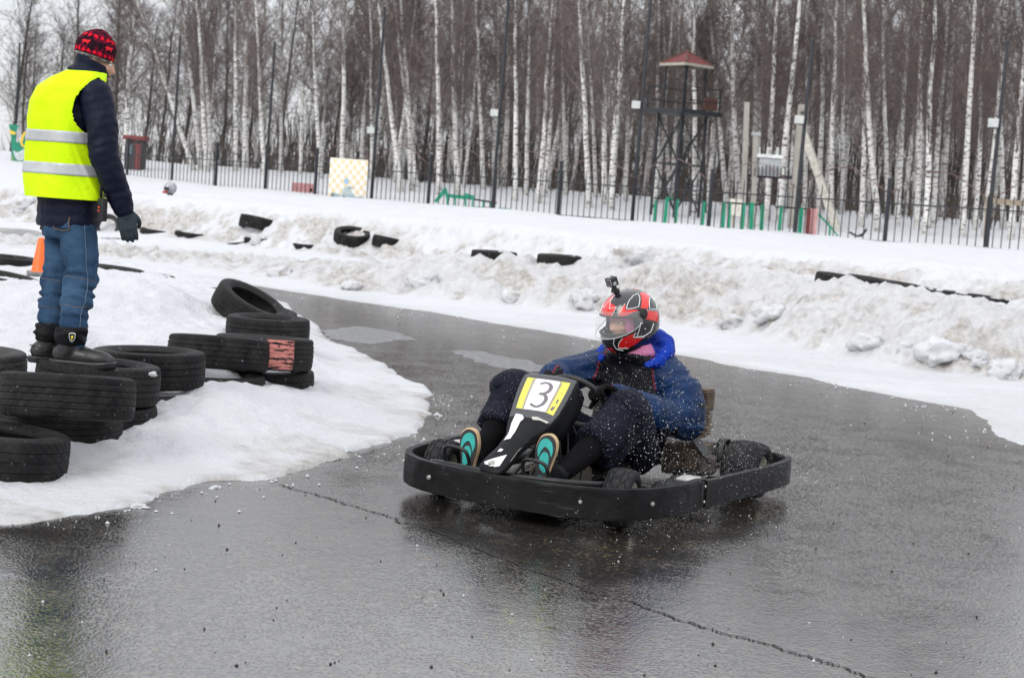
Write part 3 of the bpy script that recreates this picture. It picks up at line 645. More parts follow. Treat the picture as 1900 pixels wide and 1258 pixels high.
def ftyre(px, py, yy, lab, up=-.085, **k):
    o = tyre(px, py, 0, lab, yy=yy, grp=g3n, **k); d = ray(px, py); ts = np.arange(19, 45, .06); Q = CAM + d * ts[:, None]
    hit = np.nonzero(Q[:, 2] < bank_h(Q[None, :, 0], Q[None, :, 1])[0][0])[0]; o.location = Q[hit[0]] + np.array([0, .12 if up > -.06 else .22, up]); return o
ftyre(474, 427, 28.2, 'thick black tyre lying tilted on top of the far bank', R=.36, tilt=(-6, 8), W=.26, var=2, up=.13)
ftyre(482, 445, 28.2, 'tyre buried under the thick tilted one on the far bank', R=.36, var=0)
ftyre(440, 452, 27.6, 'tyre corner poking out left of the far tyre pile', R=.33, tilt=(0, -10), var=1)
ftyre(652, 445, 28.6, 'ring shaped tyre tipped open on the far bank', R=.36, tilt=(16, 4), var=0, up=.05)
ftyre(722, 449, 28.4, 'tyre wedge beside the tipped open ring on the far bank', R=.34, tilt=(-3, 8), var=2, up=-.03)
ftyre(572, 456, 28.6, 'thin black tyre rim under a snow cap on the far bank', R=.34, var=1)
ftyre(917, 473, 26.5, 'black tyre sliver in the bank left of the brown snow lump', R=.32, var=2, up=-.055)
ftyre(1042, 481, 25.6, 'black tyre sliver nearest the brown snow lump', R=.33, var=1, up=-.055)
ftyre(911, 495, 23.2, 'lone small black tyre edge low in the bank above the road', R=.22, var=2, up=-.11)
ftyre(1250, 497, 24.8, 'tiny tyre edge right of the helmet camera in the bank', R=.26, var=2, up=-.12)
for k, (x, y) in enumerate([(1562, 531), (1618, 536), (1676, 546), (1734, 554), (1790, 562), (1838, 569)]):
    ftyre(x, y, 22.9 - k * .35, ['first', 'second', 'third', 'fourth', 'fifth', 'last'][k] + ' from the left of the sunken tyre row in the right bank', R=.30, tilt=(2, 5), var=k % 3, up=.03)
ftyre(287, 429, 29.0, 'dark tyre beyond the marshal glove on the far bank', R=.36, var=1, tilt=(0, 5)); ftyre(350, 434, 29.2, 'flat dark tyre in dirty snow right of the marshal glove', R=.34, var=2, tilt=(0, 4))
ftyre(197, 430, 26.0, 'upright grey tyre glimpsed between glove and trousers', R=.27, tilt=(78, 20), var=1, m=M_RUB2, up=.1); ftyre(205, 444, 25.0, 'buried tyre rim under the upright grey tyre', R=.3, var=2)
# ------------------------------------------------------------------ lumps of ploughed snow
def lump(px, py, r, seed, lab, dv=.5, asp=(1, .85, .68)):
    d = ray(px, py); ts = np.arange(11, 45, .08); Q = CAM + d * ts[:, None]
    hit = np.nonzero(Q[:, 2] < bank_h(Q[None, :, 0], Q[None, :, 1])[0][0] - r * .05)[0]; p = Q[hit[0]]
    o = chunk(0, 0, r, seed, lab, dirtv=dv, asp=asp, yy=1.); o.location = p; return o
lump(785, 527, .27, 3, 'big pale brown snow block at the foot of the bank', .45); lump(1163, 484, .30, 5, 'large brown snow boulder on the bank above the helmet camera', .8)
lump(1750, 657, .22, 7, 'smooth rounded snow lump lying before the right bank', .15); lump(1866, 690, .20, 9, 'rounded double snow lump at the right edge', .2); lump(1610, 640, .17, 12, 'dirty snow lump left of the smooth rounded one', .55)
lump(525, 512, .22, 15, 'brown clod of snow right of the marshal on the bank foot', .9); lump(1085, 560, .20, 17, 'dirty snow clod left of the driver helmet', .7); lump(1360, 600, .14, 19, 'small snow lump right of the driver hood', .6)
lump(1680, 648, .13, 23, 'small clean snow lump between two larger ones', .15); lump(1430, 590, .2, 26, 'tan snow wedge in the right bank', .85); lump(480, 447, .18, 29, 'snow lump piled before the far tyre pile', .3)
lump(1815, 668, .12, 31, 'small snow lump beside the double one', .2); lump(650, 535, .14, 33, 'low snow lump at the road edge left of the big block', .5); lump(940, 555, .15, 37, 'low dirty snow lump between the big block and the driver', .7)
lump(52, 382, .30, 41, 'brown pointed snow clod left of the marshal hips', .95)
for k, (x, y, r) in enumerate([(258, 941, .028), (178, 545, .02), (284, 694, .02), (812, 771, .02), (400, 905, .016), (392, 907, .012)]):
    o = chunk(x, y, r, 50 + k, ['melting snow lump at the island edge in the foreground', 'little snow crumb on the island', 'snow crumb beside the tyres', 'snow crumb at the tip of the island', 'small crumb at the near island edge', 'tiny crumb at the near island edge'][k], z=.0 if k not in (1, 2) else .4, asp=(1.3, 1, .55), dirtv=.1)
# ------------------------------------------------------------------ orange cone behind the marshal
M_ORANGE = simple('orange_plastic', (.86, .13, .01), .45, var=.08); M_CBASE = simple('grey_rubber_base', (.20, .19, .19), .8)
p = onz(74, 508, .36); cone = empty('traffic_cone', p, .3, 'orange traffic cone in snow behind the marshal legs', 'cone')
v, f = lathe([(.085, .02), (.08, .03), (.03, .33), (.026, .335), (.0, .335)], 24); mk('cone_body', v, f, M_ORANGE, cone, True, 40)
b = MB(); b.box((0, 0, .005), (.24, .24, .03)); b.build('base', M_CBASE, cone, bevel=.006)
# ------------------------------------------------------------------ things at and behind the fence
def W(x, y, Y): return ony(x, y, Y)
def sub(root): return np.array(root.location)
M_GREEN = simple('green_paint', (.01, .27, .15), .5, var=.2); M_CONC = simple('concrete', (.33, .31, .28), .85, var=.15, sc=3); M_GRYM = simple('grey_metal', (.38, .39, .40), .5, var=.12)
M_PINK = simple('faded_pink_paint', (.50, .24, .24), .7); M_REDR = simple('red_roof_tin', (.14, .03, .028), .7, var=.25, sc=4); M_WOOD = simple('weathered_wood', (.33, .27, .2), .8); M_CREAM = simple('cream_board', (.62, .60, .52), .7)
M_BROWNP = simple('brown_panel', (.10, .045, .035), .7)
# chequered board
def m_check():
    q = NB('chequered_board_paint'); ck = q.n('TexChecker', Scale=1.); q.t.links.new(q.coord('Object', (1 / .1335, 1 / .1335, 1 / .165)), ck.inputs[0]); q.set(ck.inputs['Color1'], (.80, .80, .80)); q.set(ck.inputs['Color2'], (.76, .60, .33))
    return q.done(Base_Color=q.mix(q.math('MULTIPLY', q.noise(6.), .25), ck.outputs[0], (.7, .7, .7)), Roughness=.5)
Yb = fdep(645) - 1.2; c = W(646, 331, Yb); root = empty('chequered_board', (c[0], Yb, c[2] - .70), 0, 'white and beige chequered board with a painted kart racer at the fence', 'sign board')
s = Yb / FPX; b = MB(); b.box((0, 0, .70), (70 * s, .03, 71 * s)); b.build('panel', m_check(), root, bevel=.01)
for sx in (-1, 1): b = MB(); b.box((sx * .5, .05, .25), (.06, .06, 1.1)); b.build('leg', M_IRON, root)
def blob(name, pts, m, parent, yoff, th=.004):
    P = catmull(list(pts) + [pts[0]], 4)[:-1]; n = len(P); v = [(x, yoff, z) for x, z in P] + [(x, yoff + th, z) for x, z in P]
    f = [tuple(range(n)), tuple(range(2 * n - 1, n - 1, -1))] + [(i, i + n, (i + 1) % n + n, (i + 1) % n) for i in range(n)]; return mk(name, v, f, m, parent, False)
M_PB = simple('pale_blue_paint', (.30, .46, .62), .6, var=.35, sc=14); M_PG = simple('grey_green_paint', (.38, .45, .45), .6, var=.45, sc=12); M_PD = simple('dark_blue_grey_paint', (.10, .14, .17), .6, var=.4, sc=12)
bd = [q for q in root.children if q.name.startswith('panel')][0]
for nm, pts, m, yo in [('painted_kart', [(-.55, .02), (-.5, .17), (-.2, .14), (-.05, .27), (.15, .25), (.3, .08), (.55, .12), (.58, .0), (.3, -.04), (-.1, -.02), (-.4, -.03)], M_PG, -.020), ('painted_nose', [(.05, .12), (.22, .05), (.45, .05), (.52, .0), (.3, -.035), (.1, .0)], M_PB, -.0235),
                       ('painted_driver', [(-.12, .1), (-.18, .25), (-.05, .40), (.12, .42), (.2, .33), (.08, .3), (.0, .18)], M_PG, -.0245), ('painted_helmet', [(-.12, .50), (-.13, .60), (-.05, .68), (.03, .62), (.02, .52), (-.05, .48)], M_PB, -.0245),
                       ('painted_wheel', [(-.56, .02), (-.52, .14), (-.43, .12), (-.41, .0), (-.48, -.03)], M_PD, -.0265), ('painted_wheel', [(-.16, .0), (-.13, .09), (-.06, .08), (-.05, 0), (-.1, -.03)], M_PD, -.0265)]:
    blob(nm, [(x, z + .02) for x, z in pts], m, bd, yo)
# painted board behind the marshal
Yb = fdep(35) - .8; c = W(36, 280, Yb); root = empty('painted_board', (c[0], Yb, c[2] - 1.1), 0, 'green and yellow painted cut-out board left of the marshal', 'painted board')
s = Yb / FPX
def PX(x, y): return ((x - 36) * s, (280 - y) * s + 1.1)
blob('board', [PX(*q) for q in [(14, 233), (31, 234), (28, 250), (30, 264), (40, 262), (46, 247), (58, 250), (60, 322), (30, 318), (22, 300), (20, 262)]], simple('green_board_paint', (.01, .22, .13), .6, var=.35, sc=5), root, 0, .03)
for pts, m in [([(16, 243), (27, 247), (26, 251), (18, 250)], 'y'), ([(24, 288), (28, 305), (40, 312), (58, 309), (58, 318), (36, 319), (26, 312)], 'y'), ([(36, 262), (42, 246), (46, 246), (41, 264), (46, 272), (40, 272)], 'y'), ([(24, 280), (34, 283), (46, 276), (50, 290), (40, 298), (30, 295)], 'w'), ([(52, 248), (58, 250), (58, 262), (54, 258)], 'y')]:
    blob('painted_patch', [PX(*q) for q in pts], simple('yellow_paint', (.75, .50, .04), .6) if m == 'y' else simple('pale_grey_paint', (.5, .55, .55), .6), root, -.006)
blob('plinth', [PX(*q) for q in [(24, 321), (60, 321), (60, 328), (24, 326)]], simple('blue_paint', (.03, .16, .33), .6), root, -.02, .06)
# red kiosk
Yb = fdep(250) + 4; c = W(250, 322, Yb); root = empty('red_kiosk', (c[0], Yb, bank_z(c[0], Yb) - .1), 0, 'dark kiosk with a faded red roof behind the fence at left', 'kiosk'); root.scale = (.85, .85, .85); s = Yb / FPX
b = MB(); b.box((0, 0, .75), (.85, .9, 1.5)); b.build('wall', simple('kiosk_wall', (.055, .05, .05), .8, var=.3), root); b = MB(); b.box((0, 0, 1.60), (1.05, 1.2, .22)); b.build('roof', simple('faded_red_tin', (.17, .04, .04), .7), root, bevel=.03)
b = MB(); b.box((.2, -.47, .7), (.28, .04, 1.2)); b.build('door', simple('dull_red_door', (.17, .05, .05), .8), root); b = MB(); b.box((-.2, -.47, 1.0), (.3, .04, .5)); b.build('window', simple('dull_glass', (.12, .16, .19), .2), root)
# pink box
Yb = fdep(563) + 1.5; c = W(563, 352, Yb); root = empty('slatted_box', (c[0], Yb, c[2] - .22), .1, 'low faded pink slatted box behind the fence left of the chequered board', 'box')
for k in range(7): b = MB(); b.box((-.36 + k * .12, 0, .2), (.108, .5, .5)); b.build('slat', M_PINK, root, bevel=.006)
b = MB(); b.box((.28, -.252, .22), (.1, .02, .12)); b.build('opening', simple('dark_opening', (.03, .02, .02), .9), root)
# green playground frame
def frame(name, lab, pts, Yb, zb=0., m=None, wd=.07, cat='playground frame'):
    xs_ = [p[0] for s_ in pts for p in s_[1:3]]; c0 = W(sum(xs_) / len(xs_), max(p[1] for s_ in pts for p in s_[1:3]), Yb); root = empty(name, c0, 0, lab, cat); r0 = np.array(c0)
    for sg in pts:
        nm, a, b_ = sg[:3]; w_ = sg[3] if len(sg) > 3 else wd; mm = sg[4] if len(sg) > 4 else (m or M_GREEN); q = MB(); q.bar(W(*a, Yb) - r0, W(*b_, Yb) - r0, w_); q.build(nm, mm, root)
    return root
frame('climbing_frame', 'green low climbing frame with sloping ladder right of the chequered board', [('slope', (808, 375), (828, 350), .12), ('slope', (826, 352), (832, 372), .10), ('beam', (828, 363), (866, 367), .12), ('post', (830, 366), (830, 388), .06), ('post', (845, 366), (845, 388), .05), ('post', (864, 366), (864, 388), .06), ('panel', (862, 362), (880, 368), .14), ('beam', (866, 368), (922, 377), .06, M_IRON), ('post', (877, 372), (876, 386), .05), ('post', (897, 374), (896, 388), .05), ('post', (911, 376), (911, 388), .05), ('rail', (876, 385), (900, 386), .05), ('board', (897, 385), (925, 390), .07, M_WOOD), ('board', (925, 388), (946, 390), .09)], fdep(870) + 1.2)
M_IRB = M_IRON
frame('playground_frame', 'green posts with a dark bar under the watch tower', [('post', (1217, 372), (1213, 416), .07), ('post', (1238, 368), (1233, 416), .10), ('beam', (1236, 368), (1248, 368), .06), ('post', (1257, 370), (1253, 414), .09), ('post', (1307, 374), (1303, 418), .08), ('beam', (1214, 368), (1310, 376), .05, M_IRB)], fdep(1260) + .8)
frame('playground_frame', 'green posts with a dark top bar right of the watch tower', [('post', (1343, 375), (1341, 428), .09), ('post', (1354, 377), (1352, 428), .08), ('post', (1380, 377), (1376, 430), .10), ('post', (1395, 378), (1393, 432), .11), ('post', (1415, 380), (1412, 434), .10), ('beam', (1341, 376), (1418, 381), .05, M_IRB), ('beam', (1388, 379), (1398, 379), .09)], fdep(1380) + 1.0)
frame('playground_frame', 'green posts and sloping green rail near the leaning strut', [('post', (1450, 384), (1445, 436), .08), ('post', (1487, 386), (1483, 440), .10), ('beam', (1438, 384), (1498, 388), .05, M_IRB), ('rail', (1509, 388), (1540, 420), .05), ('rail', (1540, 420), (1556, 440), .04), ('post', (1540, 420), (1539, 440), .05)], fdep(1490) + 1.0)
r = frame('striped_post', 'thick red and pink striped post near the leaning strut', [('stripe', (1501, 388), (1497, 440), .10, M_REDR), ('stripe', (1508, 387), (1504, 440), .10, M_PINK), ('stripe', (1515, 387), (1511, 440), .08, simple('pale_pink_paint', (.6, .34, .33), .7))], fdep(1500) + .5, cat='post')
frame('anchor_bench', 'small black anchor shaped rack in the snow behind the right fence', [('arm', (1576, 431), (1592, 440), .05, M_IRON), ('arm', (1592, 440), (1600, 437), .10, M_IRON), ('arm', (1599, 438), (1608, 425), .06, M_IRON)], fdep(1590) + 1.4, cat='rack')
frame('barrier_beam', 'pale wooden beam barrier at the right edge of the photo', [('beam', (1829, 372), (1915, 379), .14, M_WOOD), ('post', (1832, 373), (1828, 448), .08, M_WOOD), ('post', (1908, 380), (1905, 455), .08, M_WOOD)], fdep(1860) + .9, cat='barrier')
# transformer cabinet on its stand, and the gate arch before it
Yt = fdep(1428) + 6; c0 = W(1420, 418, Yt); root = empty('transformer', c0, 0, 'grey transformer cabinet raised on two pale poles before the birches', 'transformer'); r0 = np.array(c0); s = Yt / FPX
q = MB(); q.box(W(1426, 309, Yt) - r0, (40 * s, .7, 36 * s)); cb = q.build('cabinet', M_GRYM, root, bevel=.03)
q = MB(); q.box(W(1426, 291, Yt) - r0, (46 * s, .8, 6 * s)); q.build('lid', simple('pale_lid', (.66, .67, .66), .5), cb)
for x in (1408, 1424, 1442): v, f = lathe([(.0, .26), (.035, .25), (.05, .18), (.035, .15), (.06, .10), (.04, .06), (.07, .0)], 10); o = mk('insulator', v, f, M_LAMP, cb, True); o.location = W(x, 289, Yt) - r0
for a, b_ in (((1386, 190), (1377, 420)), ((1402, 250), (1396, 420))): q = MB(); q.bar(W(*a, Yt) - r0, W(*b_, Yt) - r0, .15); q.build('concrete_leg', M_CONC, root)
q = MB(); q.bar(W(1378, 326, Yt + .1) - r0, W(1472, 330, Yt + .1) - r0, .10); q.build('platform_beam', M_IRON, root)
for k in range(9): x = 1400 + k * 7; q = MB(); q.bar(W(x, 328, Yt - .45) - r0, W(x + 1, 306 + 6 * abs(k - 4) / 4, Yt - .45) - r0, .03); q.build('railing_bar', M_IRON, root)
q = MB(); q.box(W(1403, 249, Yt) - r0, (.28, .2, .10)); q.build('crossarm', M_GRYM, root)
c0 = W(1470, 432, Yt); root = empty('utility_pole', c0, 0, 'grey concrete utility pole with a long leaning strut behind the fence', 'utility pole'); r0 = np.array(c0)
q = MB(); q.bar(W(1468, 436, Yt) - r0, W(1490, 195, Yt) - r0, .26); q.build('pole', M_CONC, root); q = MB(); q.bar(W(1556, 434, Yt - .5) - r0, W(1492, 248, Yt) - r0, .22); q.build('strut', simple('pale_concrete', (.46, .44, .39), .85), root)
for k in (0, 1):
    q = MB(); q.box(W(1486 + 6 * k, 210, Yt) - r0, (.06, .5, .06)); q.build('insulator_arm', M_IRON, root)
root = empty('notice_board', W(1362, 420, Yt - 2), 0, 'small white notice board on a post behind the green posts', 'board'); r0 = np.array(root.location); q = MB(); q.box(W(1364, 385, Yt - 2) - r0, (.42, .04, .5)); q.build('panel', M_CREAM, root); q = MB(); q.bar((0, 0.05, -.2), W(1362, 385, Yt - 2) - r0 + np.array([0, .05, 0]), .06); q.build('post', M_WOOD, root)
# ------------------------------------------------------------------ watch tower
Yt = fdep(1262) + 7.5; s = Yt / FPX; c0 = W(1238, 417, Yt); zb = bank_z(c0[0], Yt); root = empty('watch_tower', (W(1250, 417, Yt)[0], Yt, zb), math.radians(38), 'dark metal watch tower with red pyramid roof before the birches', 'tower')
top = W(1268, 212, Yt)[2] - zb; hp = .86; lg = .56
for sx in (-1, 1):
    for sy in (-1, 1): q = MB(); q.bar((sx * lg, sy * lg, -.2), (sx * lg, sy * lg, top), .065); q.build('leg', M_IRON, root)
for k in range(4):
    a0 = [(-1, -1), (1, -1), (1, 1), (-1, 1)][k]; a1 = [(1, -1), (1, 1), (-1, 1), (-1, -1)][k]
    for z0, z1 in ((.1, top * .5), (top * .5, top - .1)):
        q = MB(); q.bar((a0[0] * lg, a0[1] * lg, z0), (a1[0] * lg, a1[1] * lg, z1), .032); q.build('brace', M_IRON, root); q = MB(); q.bar((a1[0] * lg, a1[1] * lg, z0), (a0[0] * lg, a0[1] * lg, z1), .032); q.build('brace', M_IRON, root)
    q = MB(); q.bar((a0[0] * lg, a0[1] * lg, top * .5), (a1[0] * lg, a1[1] * lg, top * .5), .05); q.build('girt', M_IRON, root)
    for hz in (.42, .85): q = MB(); q.bar((a0[0] * hp * 1.02, a0[1] * hp * 1.02, top + hz), (a1[0] * hp * 1.02, a1[1] * hp * 1.02, top + hz), .03); q.build('railing', M_IRON, root)
    q = MB(); q.bar((a0[0] * hp * .98, a0[1] * hp * .98, top + .1), (a0[0] * hp * .98, a0[1] * hp * .98, top + .9), .04); q.build('railing_post', M_IRON, root)
    q = MB(); q.bar((a0[0] * .46, a0[1] * .46, top), (a0[0] * .46, a0[1] * .46, top + 1.60), .04); q.build('roof_post', M_IRON, root)
q = MB(); q.box((0, 0, top + .04), (2 * hp + .12, 2 * hp + .12, .14)); q.build('platform', M_IRON, root)
q = MB(); q.bar((0, 0, top), (0, 0, top + 1.95), .07); q.build('mast', M_IRON, root)
e = .62; zr = top + 1.62
rf = mk('roof', [(-e, -e, zr), (e, -e, zr), (e, e, zr), (-e, e, zr), (0, 0, zr + .42)], [(0, 1, 4), (1, 2, 4), (2, 3, 4), (3, 0, 4), (3, 2, 1, 0)], M_REDR, root, False)
for k in range(4):
    a0 = [(-1, -1), (1, -1), (1, 1), (-1, 1)][k]; a1 = [(1, -1), (1, 1), (-1, 1), (-1, -1)][k]; q = MB(); q.bar((a0[0] * e, a0[1] * e, zr - .05), (a1[0] * e, a1[1] * e, zr - .05), .05, .09); q.build('fascia', simple('weathered_fascia', (.34, .32, .27), .8), rf)
    q = MB(); q.bar((a0[0] * e, a0[1] * e, zr + .02), (0, 0, zr + .44), .05); q.build('ridge', M_BROWNP, rf)
q = MB(); q.box((.45, -hp + .06, top + .36), (.6, .04, .4)); q.build('kick_panel', M_BROWNP, root)
q = MB(); q.bar((-.25, -1.0, .0), (-.25, -1.0, 1.2), .04); q.bar((.1, -1.0, .0), (.1, -1.0, 1.2), .04)
lad = q.build('ladder', M_IRON, root)
for k in range(4): q = MB(); q.bar((-.25, -1.0, .15 + .28 * k), (.1, -1.0, .15 + .28 * k), .03); q.build('rung', M_IRON, lad)
# ------------------------------------------------------------------ the kart (x forward, y to the driver's left)
KP = np.array([.126, 7.196, 0.]); KH = math.radians(-119.5)
kart = empty('racing_kart', KP, KH, 'black racing kart number 3 with wrap-around bumper on the wet track', 'kart')
def m_scuff(name, col=(.0045, .0045, .005), rough=.42, st=.5, wet=.3, spots=True):
    q = NB(name); co = q.coord(); n = q.noise(5., 6, co, .6); sc = q.noise(1., 6, q.coord('Object', (5, 5, 60)), .7)
    c = q.mix(q.ramp(n, [(.35, 0.), (.75, 1.)]), col, tuple(x * 2.1 + .004 for x in col))
    c = q.mix(q.math('MULTIPLY', q.ramp(sc, [(.60, 0.), (.72, 1.)]), .25), c, (.10, .10, .10))
    if spots: c = q.mix(q.math('MULTIPLY', q.ramp(q.vor(70., co), [(.10, 1.), (.16, 0.)]), q.ramp(q.noise(9., 2, co), [(.55, 0.), (.62, .8)])), c, (.42, .42, .43))
    b = q.bump(q.noise(1., 6, q.coord('Object', (7, 7, 16)), .55, .5), st, .016); b = q.bump(sc, .25, .003, b)
    return q.done(Base_Color=c, Roughness=q.ramp(n, [(.3, rough - wet * .5), (.7, rough + .15)]), Normal=b, Specular_IOR_Level=.14)
M_BUMP = m_scuff('scuffed_black_plastic'); M_FAIR = m_scuff('matt_black_fairing', (.006, .0063, .0075), .5, .12, .1, False); M_TUBE = simple('black_steel_tube', (.015, .015, .016), .38, .3, .3, 20); M_STEEL = simple('dirty_steel', (.42, .41, .39), .35, .9, .2, 25)
M_RIM = simple('dull_alloy', (.52, .49, .41), .38, .75, .3, 20); M_ENG = simple('muddy_engine_metal', (.12, .085, .06), .8, .2, .5, 22, .5, 70); M_BLK = simple('black_part', (.012, .012, .013), .55, 0, .3, 15)
M_YEL = simple('yellow_sticker', (.82, .72, .02), .35, 0, .12, 18); M_WHT = simple('white_sticker', (.78, .77, .80), .35, 0, .05, 18); M_DIG = simple('dark_grey_print', (.095, .075, .08), .4, 0, .1, 18)
def band(name, plan, z0, z1, th, seed, parent, closed=False, k=10, m=None, wav=.004):
    P = catmull([(x, y, 0) for x, y in plan], k); T = np.gradient(P, axis=0); T /= np.linalg.norm(T, axis=1)[:, None]; N = np.stack([T[:, 1], -T[:, 0], 0 * T[:, 0]], 1)
    hh = z1 - z0; pr = [(.0, .0), (.45, .006), (.85, .012), (1., .025), (1.03, .05), (1.04, .12), (1.04, .35), (1.03, .6), (1.04, .85), (1.02, .94), (.95, .985), (.7, 1.), (.3, 1.), (.05, .985), (0, .94), (0, .5)]
    v = []; f = []; n = len(P); m_ = len(pr)
    for i in range(n):
        for (o, zz) in pr:
            wv = (float(fbm(np.array([i * .35]), np.array([zz * 4.]), 3, seed)[0]) - .5) * wav * (1 if o > .9 else .2); q = P[i] + N[i] * (th * (o - 1) + wv); v.append((q[0], q[1], z0 + hh * zz + (float(fbm(np.array([i * .18]), np.array([1.]), 3, seed + 4)[0]) - .5) * .006))
    for i in range(n - 1):
        for j in range(m_):
            j2 = (j + 1) % m_; f.append((i * m_ + j, (i + 1) * m_ + j, (i + 1) * m_ + j2, i * m_ + j2))
    f.append(tuple(range(m_ - 1, -1, -1))); f.append(tuple(range((n - 1) * m_, n * m_)))
    o = mk(name, v, f, m or M_BUMP, parent, True, 45)
    bm = bmesh.new(); bm.from_mesh(o.data); bmesh.ops.recalc_face_normals(bm, faces=bm.faces); bm.to_mesh(o.data); bm.free(); return o
side = [(.345, 0), (.335, .15), (.30, .33), (.25, .46), (.16, .57), (.03, .64), (-.15, .675), (-.37, .685)]
fb = band('front_bumper', [(x, -y) for x, y in side[::-1]] + side[1:], .065, .205, .034, 3, kart, wav=.008)
rside = [(-.385, .668), (-.7, .695), (-1.05, .715), (-1.30, .715), (-1.42, .68), (-1.485, .60), (-1.505, .45), (-1.51, .2), (-1.51, 0)]
rbm = band('rear_bumper', [(x, -y) for x, y in rside[:-1]] + [(x, y) for x, y in rside[::-1]], .075, .20, .032, 9, kart, wav=.006)
for s in (-1, 1):
    b = MB(); b.box((-.42, s * .683, .135), (.13, .012, .115)); pl = b.build('joint_plate', M_BLK, kart, bevel=.004)
    for x in (-.455, -.39):
        for z in (.10, .17): v, f = lathe([(0, .007), (.007, .006), (.010, .0), (.010, -.006)], 10, 'y'); o = mk('bolt', v, f, M_STEEL, pl, True, 40); o.location = (x, s * .692, z); o.rotation_euler = (0, 0, 0 if s > 0 else PI)
for (x, y) in ((.318, -.33), (.262, .40), (.06, -.635), (.05, .638)):
    v, f = lathe([(0, .008), (.008, .006), (.011, .0), (.011, -.006)], 10); o = mk('bolt', v, f, M_STEEL, fb, True, 40); o.location = (x + .012, y, .14); o.rotation_euler = (0, PI / 2, math.atan2(y * .4, .3))
# chassis
def tb(name, pts, r, m=M_TUBE, parent=kart, n=10, k=6): b = MB(); b.tube(catmull(pts, k) if len(pts) > 2 else pts, r, n); return b.build(name, m, parent, True, 40)
for s in (-1, 1):
    tb('frame_rail', [(.24, s * .16, .075), (.05, s * .30, .07), (-.3, s * .33, .06), (-.8, s * .34, .06), (-1.25, s * .30, .08), (-1.46, s * .28, .11)], .016)
    tb('side_bar', [(-.25, s * .33, .07), (-.3, s * .52, .10), (-.5, s * .58, .12), (-.9, s * .58, .12), (-1.02, s * .50, .10), (-1.05, s * .34, .07)], .014)
    tb('bumper_mount', [(-.33, s * .54, .12), (-.36, s * .655, .13)], .013)
    tb('spindle', [(0, s * .30, .12), (0, s * .40, .128)], .018, M_STEEL); tb('tie_rod', [(-.10, s * .03, .13), (-.09, s * .36, .12)], .007, M_STEEL)
    b = MB(); b.box((.0, s * .335, .125), (.05, .03, .09)); b.build('kingpin_bracket', M_STEEL, kart, bevel=.005)
tb('front_hoop', [(.10, -.42, .12), (.20, -.40, .185), (.235, -.2, .192), (.24, 0, .19), (.225, .18, .196), (.17, .32, .194), (.06, .42, .19)], .014)
tb('front_cross_bar', [(.15, -.22, .075), (.19, 0, .075), (.15, .22, .075)], .016); tb('seat_cross_bar', [(-.62, -.32, .06), (-.62, .32, .06)], .014); tb('rear_cross_bar', [(-1.3, -.3, .09), (-1.3, .3, .09)], .014)
b = MB(); b.box((-.26, 0, .052), (.98, .58, .008)); b.build('floor_pan', simple('dull_floor_tin', (.10, .10, .10), .45, .7, .4, 10), kart)
# wheels
MEF = tyre_mesh('tyre', .131, .125, .066, 3, 126, .0055, .012); MEF.materials.append(M_KRUB); MER = tyre_mesh('tyre', .141, .195, .066, 3, 126, .0055, .016); MER.materials.append(M_KRUB)
def rim_mesh(W, rb):
    hw = W / 2; pr = [(.018, hw * .30), (.018, hw * .55), (.045, hw * .42), (.052, hw * .45), (rb - .006, hw * .62), (rb + .004, hw * .80), (rb + .009, hw * .82), (rb + .011, hw * .76), (rb + .004, hw * .55), (rb - .004, hw * .3), (rb - .008, -hw * .3), (rb + .006, -hw * .72), (rb + .009, -hw * .70), (rb + .0, -hw * .5), (.05, -hw * .2), (.018, -hw * .2)]
    return lathe(pr, 40)
for i, (x, y, z, me, W, st) in enumerate([(0, .46, .131, MEF, .125, 9), (0, -.46, .131, MEF, .125, 9), (-1.205, .565, .141, MER, .195, 0), (-1.205, -.565, .141, MER, .195, 0)]):
    v, f = rim_mesh(W, .064); wl = mk('wheel', v, f, M_RIM, kart, True, 35); wl.location = (x, y, z); wl.rotation_euler = (-PI / 2 if y > 0 else PI / 2, 0, math.radians(st) if 0 else 0)
    wl.rotation_euler = (Matrix.Rotation(math.radians(st), 3, 'Z') @ Matrix.Rotation(-PI / 2 if y > 0 else PI / 2, 3, 'X')).to_euler()
    t = link('tyre', me, None, wl); t.rotation_euler = (0, 0, i * 1.3)
    for k in range(3): a = k * 2.094; v, f = lathe([(0, .008), (.006, .007), (.008, 0)], 8); o = mk('wheel_nut', v, f, M_STEEL, wl, True); o.location = (.034 * math.cos(a), .034 * math.sin(a), W * .24)
tb('rear_axle', [(-1.205, -.50, .141), (-1.205, .50, .141)], .018, M_STEEL)
v, f = lathe([(.03, -.003), (.095, -.003), (.098, 0), (.095, .003), (.03, .003)], 32, 'y'); o = mk('brake_disc', v, f, M_STEEL, kart, True, 40); o.location = (-1.205, -.22, .141)
v, f = lathe([(.03, -.003), (.10, -.003), (.103, 0), (.10, .003), (.03, .003)], 36, 'y'); o = mk('sprocket', v, f, M_STEEL, kart, True, 40); o.location = (-1.205, .40, .141)
